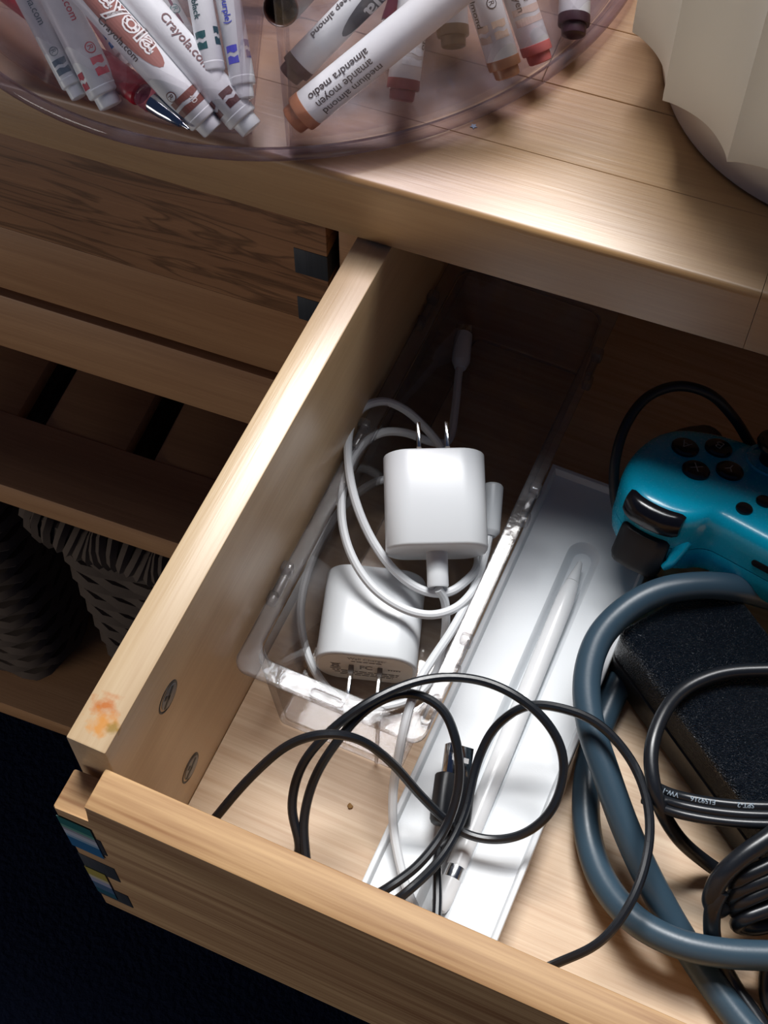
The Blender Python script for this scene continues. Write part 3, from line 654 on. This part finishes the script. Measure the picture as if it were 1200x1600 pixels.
# face buttons
def disc(name, a, b, h, r, hh, m, lab=None):
    bmx = lathe([(r*.001, (h-1.5)*.001), (r*.001, (h+hh*.55)*.001), (r*.00088, (h+hh*.9)*.001), (r*.0006, (h+hh*1.05)*.001)], 28, CB @ Matrix.Translation((a*.001, b*.001, 0)))
    return mesh_obj(name, bmx, m, gp)
for ch, a, b in (('A', 11.4, 0), ('B', 0, -11.4), ('X', 0, 11.4), ('Y', -11.4, 0)):
    bt = disc('face_button', a, b, .6, 6.3, 2.3, M_btn)
    flat_text('button_letter', ch, .0076, CB @ Matrix.Translation((a*.001+.0002, b*.001, .0031)), M_letter, bt, -.00012)
disc('small_button', -28.0, 19.0, .3, 3.8, 1.7, M_btn); disc('small_button', -32.5, 8.0, .6, 3.8, 1.6, M_btn)
# right stick
bmx = lathe([(.0125, -.001), (.0125, .0008), (.0118, .0014), (.0104, .0008), (.0100, -.001)], 32, CB @ Matrix.Translation((-.0222, -.0225, 0)))
mesh_obj('stick_collar', bmx, M_cyan, gp)
bmx = lathe([(.0060, -.001), (.0060, .006), (.0092, .0085), (.0098, .0100), (.0094, .0116), (.0080, .0119), (.0068, .0108), (.0, .0106)], 32, CB @ Matrix.Translation((-.0222, -.0225, 0)))
mesh_obj('thumb_stick', bmx, M_btn, gp)
# left half seen from other positions
disc('small_button', -66, 19, .3, 3.8, 1.7, M_btn); disc('small_button', -61.5, 8, .6, 3.8, 1.6, M_btn)
bmx = lathe([(.0060, -.001), (.0060, .006), (.0092, .0085), (.0098, .0100), (.0094, .0116), (.0080, .0119), (.0068, .0108), (.0, .0106)], 32, CB @ Matrix.Translation((-.094, .002, 0)))
mesh_obj('thumb_stick', bmx, M_btn, gp)
# bumper and trigger, swept along the shoulder
def shoulder(name, us, vtop, prof, m, lab=None):
    loops = []
    n = len(us)
    for i, u_ in enumerate(us):
        k = i/(n-1); e = min(k, 1-k); sc_ = min(1, .80+e*2.4)
        v0 = vtop(u_)
        hm = sum(p[1] for p in prof)/len(prof)
        loops.append([Cm(u_, v0+p[0]*(1 if p[0] < 0 else sc_), hm+(p[1]-hm)*sc_) for p in prof])
    return mesh_obj(name, loft(loops), m, gp, angle=45)
def top_v(u_):
    x = abs(u_+47); pts = half[:13]
    for (x0, y0), (x1, y1) in zip(pts[:-1], pts[1:]):
        if x0 <= x <= x1: return y0+(y1-y0)*(x-x0)/(x1-x0)
    return 30
us = [-11+i*27/14 for i in range(15)]
bump = [(-6, -2.0), (-2, -1.5), (.4, -2.2), (2.4, -3.8), (3.2, -7), (3.2, -10.5), (2.2, -12.4), (-6, -12.4)]
b1 = shoulder('bumper', us, top_v, bump, M_btn)
us2 = [-9+i*23/14 for i in range(15)]
trg = [(-8, -16.5), (.5, -16.0), (2.5, -17.0), (3.6, -20.5), (4.6, -25.5), (6.5, -31.5), (6.2, -34), (4.2, -35), (.5, -32.5), (-3, -29), (-8, -25)]
t1 = shoulder('trigger', us2, lambda u_: top_v(u_)-.5, trg, M_blackm)
flat_text('button_letter', 'R', .0032, CB @ basis(V((-1, 0, 0)), V((0, -.25, 1)).normalized(), V((0, 1, .25)).normalized(), (.0035, .0486, -.0105)), mat('dim_letter', s2l((70, 72, 84)), .5), b1)
flat_text('button_letter', 'ZR', .0042, CB @ basis(V((-1, 0, 0)), V((0, -.3, 1)).normalized(), V((0, 1, .3)).normalized(), (.0045, .0489, -.0262)), mat('dim_letter', s2l((52, 56, 66)), .5), t1)
for s in (1,):
    b2 = shoulder('bumper', [-94-u_ for u_ in us], top_v, bump, M_btn); t2 = shoulder('trigger', [-94-u_ for u_ in us2], lambda u_: top_v(u_)-.5, trg, M_blackm)
mesh_obj('shell_prong', tube([Cm(-13, 36, -17), Cm(-12.5, 41, -22), Cm(-12, 43.5, -26), Cm(-10, 44.5, -29)], [.0036, .0016], 12, 6), M_cyan, gp)
# usb port slot in the middle of the top edge
bmx = loft([[Cm(-47+p.x*1000, 29.0, -14+p.y*1000) for p in stadium(.0035, .0017, 0)], [Cm(-47+p.x*1000, 30.25, -14+p.y*1000) for p in stadium(.0035, .0017, 0)]])
mesh_obj('port_slot', bmx, M_btn, gp)

# controller lead: loop of cord behind it
cl = thing('controller_lead', 'black cord looped behind the cyan controller at the dark back of the drawer', 'cable', V((0.13026,0.30242,0.06)))
KO = (0.13026,0.30242,0.06)
path = [(0.20414,0.29859,0.012), (0.18664,0.30176,0.022), (0.17171,0.29955,0.04), (0.15801,0.29705,0.062), (0.14438,0.29624,0.074), (0.13048,0.29388,0.075), (0.11968,0.28335,0.074), (0.11548,0.26931,0.07), (0.1163,0.2548,0.062), (0.12099,0.24462,0.05), (0.12935,0.23704,0.036), (0.1422,0.23105,0.022), (0.15699,0.2299,0.01), (0.17915,0.2316,0.005)]
mesh_obj('cord', tube(rel(path, KO), .0026, 12, 9, flat=.9), M_blackm, cl)

# ------------------------------------------------------------------ turntable and its sector bins
TC = (-.1135, .1543)
tt = thing('turntable', 'round clear lilac turntable tray standing on the worktop edge', 'turntable', cabw((TC[0], TC[1], ZT)), CAB[1])
mesh_obj('foot_ring', lathe([(.085, 0), (.085, .004), (.095, .004), (.095, 0)], 64), M_turn, tt)
lp = lambda r, z, n=128: [V((r*math.cos(2*math.pi*j/n), r*math.sin(2*math.pi*j/n), z)) for j in range(n)]
mesh_obj('tray_disc', loft([lp(.01, .0042), lp(.1690, .0042), lp(.1690, .0066), lp(.01, .0066)]), M_turn, tt, angle=30)
mesh_obj('rim', loft([lp(.1690, .0042), lp(.1735, .0046), lp(.1755, .0060), lp(.1763, .0085), lp(.1758, .0108), lp(.1742, .0120), lp(.1726, .0112), lp(.1718, .0090), lp(.1705, .0074), lp(.1690, .0066)], wrap=True), M_rim, tt, angle=60)
def sector(r0, r1, a0, a1, ins, z, n=40):
    r0 += ins; r1 -= ins; pts = []
    da1 = ins/r1; da0 = ins/r0
    A0, A1 = math.radians(a0)+da1, math.radians(a1)-da1
    for k in range(n+1):
        a = A0+(A1-A0)*k/n; pts.append(V((r1*math.cos(a), r1*math.sin(a), z)))
    B0, B1 = math.radians(a0)+da0, math.radians(a1)-da0
    for k in range(n//3+1):
        a = B1+(B0-B1)*k/(n//3); pts.append(V((r0*math.cos(a), r0*math.sin(a), z)))
    return pts
def sector_bin(a0, a1, r1, lab):
    t = thing('sector_bin', lab, 'bin', cabw((TC[0], TC[1], ZT+.0068)), CAB[1], group='clear sector bins on the turntable')
    S = lambda ins, z: sector(.028, r1, a0, a1, ins, z)
    mesh_obj('bin_wall', loft([S(.0008, .0), S(0, .0010), S(-.0012, .100), S(.0006, .1005), S(.0016, .0995), S(.0026, .0022)], cap0=False, cap1=False), M_turn, t, angle=40)
    mesh_obj('bin_floor', loft([S(.0012, .0002), S(.0028, .0022)]), M_turn, t, angle=40)
    return t
sector_bin(-158, -71.5, .1625, 'left clear sector bin holding thin white markers and a red pen')
sector_bin(-66.5, 20, .1690, 'right clear sector bin holding fat skin-tone markers')

# ------------------------------------------------------------------ markers
def patch(pts2, P0, wv, f, upv, r, a0, th0, rot=0.0):
    # filled polygon wrapped on the barrel: pts2 in (towards plug end, up) metres
    bmx = bmesh.new(); vs = [bmx.verts.new((x, y, 0)) for x, y in pts2]; bmx.faces.new(vs)
    slice_y(bmx, .0012); return bmx
def wrap(bmx, wv, f, upv, r, a0, th0, lift=.00012):
    for v in bmx.verts:
        th = th0+v.co.y/r; v.co = wv*(a0-v.co.x) + (f*math.cos(th)+upv*math.sin(th))*(r+lift)
    return bmx
INK = {}
def ink(c):
    if c not in INK: INK[c] = mat('printed_ink', s2l(c), .5)
    return INK[c]
M_barrel = mat('white_barrel', (.88, .90, .91), .35)
def marker(p0, p1, r, label, plug=None, marks=(), plug_len=.0055, group=None, band=True, barrel=None, hollow=None):
    p0, p1 = V(p0), V(p1); wv = (p1-p0).normalized(); L = (p1-p0).length
    f = V((.169, -.1235, .6477)) - p0; f = (f-wv*f.dot(wv)).normalized(); upv = f.cross(-wv)
    bs = basis(f, wv.cross(f), wv)
    t = thing('marker_pen', label, 'marker', p0, group=group)
    pm = mat('plug_plastic', s2l(plug), .4) if plug else M_barrel
    bl = plug_len
    mesh_obj('barrel', lathe([(r*.93, bl), (r, bl+.0007), (r, L-.030), (r*.8, L-.028), (r*.75, L-.022)], 28, bs), barrel or M_barrel, t)
    if plug:
        mesh_obj('end_plug', lathe([(r*.66, 0), (r*.76, .0004), (r*.78, .0010), (r*.80, bl*.55), (r*.99, bl*.56), (r*1.02, bl*.62), (r*1.02, bl+.0006), (r*.9, bl+.0009)], 28, bs), pm, t)
    else:
        mesh_obj('end_plug', lathe([(r*.55, .0), (r*.68, .0003), (r*.72, .0010), (r*.74, bl-.0004), (r*.9, bl+.0002)], 28, bs), M_barrel, t)
        mesh_obj('collar', lathe([(r*1.0, bl+.0026), (r*1.012, bl+.0028), (r*1.012, bl+.0031), (r*1.0, bl+.0033)], 28, bs), M_barrel, t)
    mesh_obj('cap', lathe([(r*.99, L-.0295), (r*1.05, L-.029), (r*1.05, L-.004), (r*.8, L-.0005), (r*.5, L)], 28, bs), pm if plug else M_barrel, t)
    for mk in marks:
        kind = mk[0]
        if kind == 'text':
            _, s, size, a0, th0, col, bold = mk
            bmx = slice_y(text_bm(s, size, bold), .0011); mesh_obj('printed_text', wrap(bmx, wv, f, upv, r, a0, th0, .00022), ink(col), t, smooth=False)
        elif kind == 'poly':
            _, pts2, a0, th0, col = mk
            mesh_obj('printed_shape', wrap(patch(pts2, 0, 0, 0, 0, 0, 0, 0), wv, f, upv, r, a0, th0, .00011), ink(col), t, smooth=False)
        elif kind == 'ring':
            _, rad, a0, th0, col = mk
            pts2 = [(rad*math.cos(2*math.pi*i/20), rad*math.sin(2*math.pi*i/20)) for i in range(20)]
            mesh_obj('printed_shape', wrap(patch(pts2, 0, 0, 0, 0, 0, 0, 0), wv, f, upv, r, a0, th0, .00011), ink(col), t, smooth=False)
            pts2 = [(rad*.80*math.cos(2*math.pi*i/20), rad*.80*math.sin(2*math.pi*i/20)) for i in range(20)]
            mesh_obj('printed_shape', wrap(patch(pts2, 0, 0, 0, 0, 0, 0, 0), wv, f, upv, r, a0, th0, .00016), ink((222, 224, 226)), t, smooth=False)
            bmx = slice_y(text_bm('R', rad*1.5), .0008); xs = [v.co.x for v in bmx.verts]; yv = [v.co.y for v in bmx.verts]
            bmesh.ops.translate(bmx, verts=bmx.verts, vec=(-(min(xs)+max(xs))/2, -(min(yv)+max(yv))/2, 0))
            mesh_obj('printed_text', wrap(bmx, wv, f, upv, r, a0, th0, .00022), ink(col), t, smooth=False)
    return t
def ell(l, h, n=28): return [(l*math.cos(2*math.pi*i/n), h*math.sin(2*math.pi*i/n)) for i in range(n)]
def swoosh(w_, h_):   # two blocks parted by a white wave
    a = [(-w_, -h_), (-w_, h_), (-w_*.30, h_*.95), (-w_*.12, h_*.35), (-w_*.35, -h_*.3), (-w_*.2, -h_)]
    b = [(w_, -h_), (w_, h_), (w_*.15, h_*.95), (w_*.35, h_*.3), (w_*.1, -h_*.35), (w_*.2, -h_)]
    return a, b
def emblem(a0, th0, col, w_=.0034, h_=.0032):
    a, b = swoosh(w_, h_); return [('poly', a, a0, th0, col), ('poly', b, a0, th0, col)]
GL = 'white markers in the left bin'; GR = 'fat markers in the right bin'
ZF = .1865
TXT = 'Crayola'
# left bin
marker((-0.13253,0.25073,0.1845),(-0.22808,0.31385,0.25604), .0047, 'thin white marker with grey print, leftmost in the left bin', None,
  [('text', TXT+'.com', .0042, .0530, -.15, (120, 136, 146), .00003), ('ring', .0019, .0200, -.1, (116, 132, 142))] + emblem(.0135, -.1, (120, 134, 146), .0032, .0030), group=GL)
marker((-0.1181,0.25167,0.1845),(-0.21026,0.31255,0.27069), .0069, 'white marker with pink-red print lying over the red pen', None,
  [('text', TXT+'.com', .0046, .0590, .15, (214, 92, 104), .00003), ('ring', .0024, .0236, .45, (214, 70, 86))] + emblem(.0160, .55, (230, 84, 100), .0038, .0030) + emblem(.0130, -1.0, (196, 60, 80), .0036, .0020), group=GL)
marker((-0.12109,0.27351,0.1865),(-0.22274,0.33515,0.23938), .0050, 'white marker with blue print partly hidden behind the big brown-print marker', None,
  [('ring', .0022, .0182, .1, (40, 84, 150))] + emblem(.0120, .05, (32, 92, 164), .0036, .0032), group=GL)
marker((-0.0739,0.25707,0.1845),(-0.18749,0.28161,0.26279), .0068, 'white marker with a large brown logo oval pointing at the pen tip', None,
  [('poly', ell(.0300, .0062), .0610, .35, (158, 104, 94)), ('text', TXT, .0140, .0825, .22, (238, 236, 234), .0006), ('text', TXT, .0140, .0825, .22, (120, 66, 58), -.0001),
   ('text', TXT+'.com', .0042, .0610, -.72, (70, 56, 56), .00003), ('ring', .0022, .0206, -.55, (112, 74, 70)), ('text', '40', .0034, .0160, .2, (226, 214, 208), 0)] + emblem(.0150, .1, (124, 76, 68), .0036, .0075), group=GL)
marker((-0.05961,0.26329,0.185),(-0.17585,0.29768,0.255), .0069, 'white marker with brown print beneath the black-print marker', None,
  [('text', TXT+'.com', .0054, .0560, .25, (126, 92, 92), .00006)] + emblem(.0150, .3, (96, 60, 60), .0036, .0030) + emblem(.0150, -1.1, (124, 76, 72), .0036, .0024), group=GL)
marker((-0.07676,0.26733,0.199),(-0.14305,0.35874,0.27253), .0050, 'white marker with dark green-black print beside the violet one', None,
  [('text', 'black', .0038, .0335, -.75, (24, 74, 78), .00005)] + emblem(.0172, -.55, (20, 84, 88), .0036, .0024) + emblem(.0185, .95, (26, 70, 84), .0036, .0016), group=GL)
marker((-0.0644,0.2688,0.195),(-0.13013,0.3606,0.26853), .0051, 'white marker with violet print next to the bin divider', None,
  [('text', 'violet (purple)', .0038, .0510, -.55, (70, 84, 200), .00005)] + emblem(.0172, -.45, (84, 84, 206), .0036, .0024) + emblem(.0190, 1.0, (110, 108, 160), .0036, .0016), group=GL)
marker((-0.10245,0.29314,0.1855),(-0.19254,0.35234,0.2381), .0048, 'white marker with a thin mauve stripe deep under the black-print marker', None,
  [('poly', [(-.03, -.0006), (.03, -.0006), (.03, .0006), (-.03, .0006)], .040, .4, (150, 110, 124)), ('ring', .0022, .0170, .5, (120, 160, 160))], group=GL)
# red pen
p0, p1 = (-0.08065,0.24986,0.1892),(-0.19936,0.28943,0.19356)
p0, p1 = V(p0), V(p1); wv = (p1-p0).normalized(); f = (V((.169, -.1235, .6477))-p0); f = (f-wv*f.dot(wv)).normalized(); bs = basis(f, wv.cross(f), wv)
pen = thing('gel_pen', 'red gel pen with a shiny metal cone tip between the white markers', 'pen', p0)
mesh_obj('point', lathe([(.0003, 0), (.0006, .0008), (.0010, .0034), (.0013, .0040)], 20, bs), M_chrome, pen)
mesh_obj('metal_cone', lathe([(.0015, .0040), (.0018, .0044), (.0038, .0150), (.0043, .0200), (.0043, .0208)], 24, bs), M_chrome, pen)['label'] = 'shiny metal cone'
mesh_obj('collar', lathe([(.0042, .0208), (.0048, .0212), (.0048, .0236), (.0044, .0240), (.0048, .0244), (.0048, .0270), (.0046, .0274)], 24, bs), clear('pink_clear', (.9, .6, .66), (.6, .2, .3), .2, hazecol=(.8, .3, .4)), pen)
prf = [(.0048, .0274)]
for i in range(7): prf += [(.0056, .0282+i*.0035), (.0058, .0300+i*.0035), (.0055, .0312+i*.0035)]
mesh_obj('grip', lathe(prf+[(.0050, .056)], 24, bs), mat('red_grip', s2l((176, 22, 46)), .35), pen)
mesh_obj('barrel', lathe([(.0046, .056), (.0046, .125), (.004, .128)], 20, bs), mat('red_barrel', s2l((190, 40, 60)), .3), pen)
# right bin
BK = (70, 62, 64)
marker((-0.05925,0.29595,0.185),(0.00566,0.38707,0.26049), .0066, 'marker with a dark brown plug lying along the divider, deep almond print', (92, 62, 62),
  [('text', 'deep almond', .0044, .0420, -.95, BK, .00004), ('poly', ell(.032, .0058), .0600, .72, (70, 66, 74)), ('text', TXT, .0120, .0790, .50, (220, 220, 222), .0002)], plug_len=.0075, group=GR)
marker((-0.04669,0.27351,0.1855),(0.03861,0.36032,0.26447), .0078, 'marker with an orange-brown plug and three lines of almond print', (196, 128, 92),
  [('text', 'medium almond', .0046, .0440, .52, BK, .00004), ('text', 'amande moyen', .0046, .0420, .0, BK, .00004), ('text', 'almendra medio', .0046, .0430, -.55, BK, .00004)], plug_len=.0085, group=GR)
marker((-0.0108,0.30225,0.1852),(-0.03501,0.39851,0.26876), .0066, 'short-looking marker with a mauve plug standing alone in the bin middle', (150, 84, 92),
  [('text', 'rosado', .0044, .0330, .95, BK, .00003)] + emblem(.0175, .5, (196, 198, 204), .0036, .0050), plug_len=.0080, group=GR)
marker((-0.03017,0.33647,0.1852),(-0.0377,0.43972,0.2452), .0058, 'deep plum marker lying behind the mauve-plug one', (110, 44, 62), [], plug_len=.0075, group=GR, barrel=mat('plum_barrel', s2l((124, 58, 74)), .4))
marker((-0.00302,0.33946,0.1852),(-0.05161,0.4308,0.2551), .0067, 'marker with a khaki brown plug behind the tan-plug marker', (122, 100, 78), [], plug_len=.0080, group=GR)
marker((0.02577,0.32781,0.19),(-0.04811,0.38564,0.28711), .0067, 'marker with a tan plug leaning by the pink-plug marker', (176, 126, 96),
  [('text', 'almond', .0044, .0350, -1.05, BK, .00003), ('ring', .0022, .0300, .35, BK)] + emblem(.0195, .45, (204, 180, 160), .0036, .0032) + emblem(.0190, -.75, (206, 184, 168), .0036, .0032), plug_len=.0075, group=GR)
marker((0.03366,0.34566,0.1855),(-0.04486,0.4033,0.27928), .0064, 'marker with a salmon pink plug near the bin rim', (206, 112, 108),
  [('text', 'moyen', .0042, .0335, -.35, BK, .00003), ('text', 'rose', .0042, .0330, .25, BK, .00003)] + emblem(.0200, .3, (206, 184, 172), .0036, .0070), plug_len=.0075, group=GR)
marker((0.04058,0.366,0.1855),(-0.00176,0.47522,0.24249), .0067, 'marker with a blackish plum plug, rightmost in the right bin', (62, 36, 46),
  emblem(.0200, .4, (214, 206, 202), .0036, .0050), plug_len=.0080, group=GR)
# brown hollow capped marker pointing at the viewer
q0 = V((-0.05271,0.28161,0.235)); q1 = q0 + V((-.014, .055, -.032)); wv = (q1-q0).normalized(); f = V((0, 0, 1)); f = (f-wv*f.dot(wv)).normalized(); bs = basis(f, wv.cross(f), wv)
t = thing('marker_pen', 'dark brown marker cap seen end-on beside the divider', 'marker', q0, group=GR)
M_bc = mat('brown_cap', s2l((74, 44, 36)), .35)
mesh_obj('cap', lathe([(.0060, .010), (.0062, .0004), (.0066, 0), (.0070, .0005), (.0072, .012), (.0074, .040), (.007, .0405)], 28, bs), M_bc, t)
mesh_obj('inner_plug', lathe([(.0059, .011), (.0059, .0102), (.0026, .0100), (.0022, .0070), (.0010, .0068)], 28, bs), mat('dark_recess', s2l((34, 22, 20)), .5), t)
mesh_obj('barrel', lathe([(.0066, .0405), (.0066, .062), (.006, .063)], 28, bs), M_barrel, t)

# ------------------------------------------------------------------ white fluted canister
cn_ = thing('canister', 'off-white fluted canister on a round base at the right worktop edge', 'canister', cabw((.1696, .128, ZT)), CAB[1])
mesh_obj('base', lathe([(.0845, 0), (.0870, .0004), (.0884, .0016), (.0890, .0040), (.0893, .0120), (.0890, .0400), (.080, .0402)], 96), M_cream, cn_)
def flute(z, sc_=1.0, ins=0.0):
    pts = []; n = 17; m = 14
    for i in range(n*m):
        u_ = (i % m)/m; th = math.radians(224.0) + 2*math.pi*i/(n*m)
        s = math.sin(math.pi*u_)
        r_ = (.1062 - .0078*s**.75)*sc_ - ins
        pts.append(V((r_*math.cos(th), r_*math.sin(th), z)))
    return pts
mesh_obj('fluted_shell', loft([flute(.0330, .985, .0022), flute(.0302, .992, .0016), flute(.0297, .996, .0006), flute(.0304), flute(.034, 1.002), flute(.08, 1.006), flute(.129, 1.012), flute(.1305, 1.010, .001), flute(.1305, 1.0, .004)], cap0=False), M_shell, cn_, angle=25)
# ------------------------------------------------------------------ star confetti
so = cabw((0.01976,0.04327,0.1708)); so.z = ZT
sb = []
for i in range(10):
    a = math.pi*i/5; r_ = .0016 if i % 2 == 0 else .0008; sb.append((r_*math.cos(a), r_*math.sin(a)))
star = mesh_obj('star_confetti', loft([[V((x, y, .0)) for x, y in sb], [V((x, y, .0003)) for x, y in sb]]), mat('pale_blue_foil', s2l((176, 200, 220)), .4), None, smooth=False)
star.location = so + V((0, 0, .0001)); tag(star, 'tiny pale blue star confetti on the worktop below the turntable rim', 'confetti')

bm = bmesh.new(); bmesh.ops.create_icosphere(bm, subdivisions=2, radius=.0011)
for v in bm.verts: v.co *= 1+random.uniform(-.35, .35); v.co.z = max(v.co.z*.6, -.0005)
cr_ = mesh_obj('crumb', bm, mat('crumb_brown', s2l((150, 112, 60)), .7)); cr_.location = V((0.0651,0.07793,0.0006))
tag(cr_, 'tiny brown crumb on the bare drawer floor among the black cable loops', 'crumb')
# ------------------------------------------------------------------ baskets
def basket(x0, x1, label):
    t = thing('wicker_basket', label, 'basket', cabw(((x0+x1)/2, .19, -.671)), CAB[1], group='wicker baskets on the lower shelf')
    hw, hd = (x1-x0)/2, .17
    rows = 26; H = .375
    def ringpath(z, ins, amp, ph, n=120):
        base_ = rrect(-hw+ins, hw-ins, -hd+ins, hd-ins, .03, z, 8)
        # resample evenly
        cum = [0]; pts = base_+[base_[0]]
        for a_, b_ in zip(pts[:-1], pts[1:]): cum.append(cum[-1]+(b_-a_).length)
        out = []; j = 0
        for i in range(n):
            d = cum[-1]*i/n
            while cum[j+1] < d: j += 1
            p = pts[j].lerp(pts[j+1], (d-cum[j])/max(cum[j+1]-cum[j], 1e-9)); c = V((0, 0, z))
            o_ = (p-c).normalized(); p = p+o_*amp*math.sin(i*math.pi/2.5+ph); p.z += .0025*math.sin(i*.9+ph*2.3)
            out.append(p)
        return out
    def ringtube(pts, r, seg=6):
        n = len(pts); loops = []
        for i in range(n):
            tg = (pts[(i+1) % n]-pts[i-1]).normalized(); s = tg.cross(V((0, 0, 1))).normalized(); u_ = s.cross(tg)
            loops.append([pts[i]+s*(r*math.cos(2*math.pi*k/seg))+u_*(r*1.05*math.sin(2*math.pi*k/seg)) for k in range(seg)])
        return loft(loops, wrap=True)
    for i in range(rows):
        mesh_obj('woven_row', ringtube(ringpath(.012+H*i/rows, .012-.010*i/rows, .0030, (i % 2)*math.pi), .0072), M_weave, t)
    rp = ringpath(H+.004, .0, .0, 0, 200)
    b_ = ringtube(rp, .0165, 8)
    for v in b_.verts: pass
    mesh_obj('rim_core', b_, M_weave, t)
    bm2 = bmesh.new(); n = 200; rq = ringpath(H+.004, 0, 0, 0, n)
    for i in range(n):
        p = rq[i]; tg = (rq[(i+1) % n]-rq[i-1]).normalized(); s = tg.cross(V((0, 0, 1))).normalized(); u_ = s.cross(tg)
        pts = [p+tg*(.003*math.sin(a+.6))+s*(.0185*math.cos(a))+u_*(.0195*math.sin(a)) for a in [2*math.pi*k/12 for k in range(12)]]
        loops = []
        for k in range(12):
            d = (pts[(k+1) % 12]-pts[k-1]).normalized(); ra = (pts[k]-p).normalized(); bb = d.cross(ra)
            loops.append([pts[k]+ra*(.0032*math.cos(q))+bb*(.0040*math.sin(q)) for q in (0, 1.57, 3.14, 4.71)])
        loft(loops, bm=bm2, wrap=True)
    o = mesh_obj('rim_wrapping', bm2, M_weave, t); o['kind'] = 'stuff'
    mesh_obj('basket_floor', box(-hw+.02, hw-.02, -hd+.02, hd-.02, .001, .01), M_weave, t)
basket(-.275, .08, 'dark wicker basket under the slatted shelf, right beside the open drawer')
basket(-.66, -.330, 'dark wicker basket at the left frame edge behind the shelf shadow')
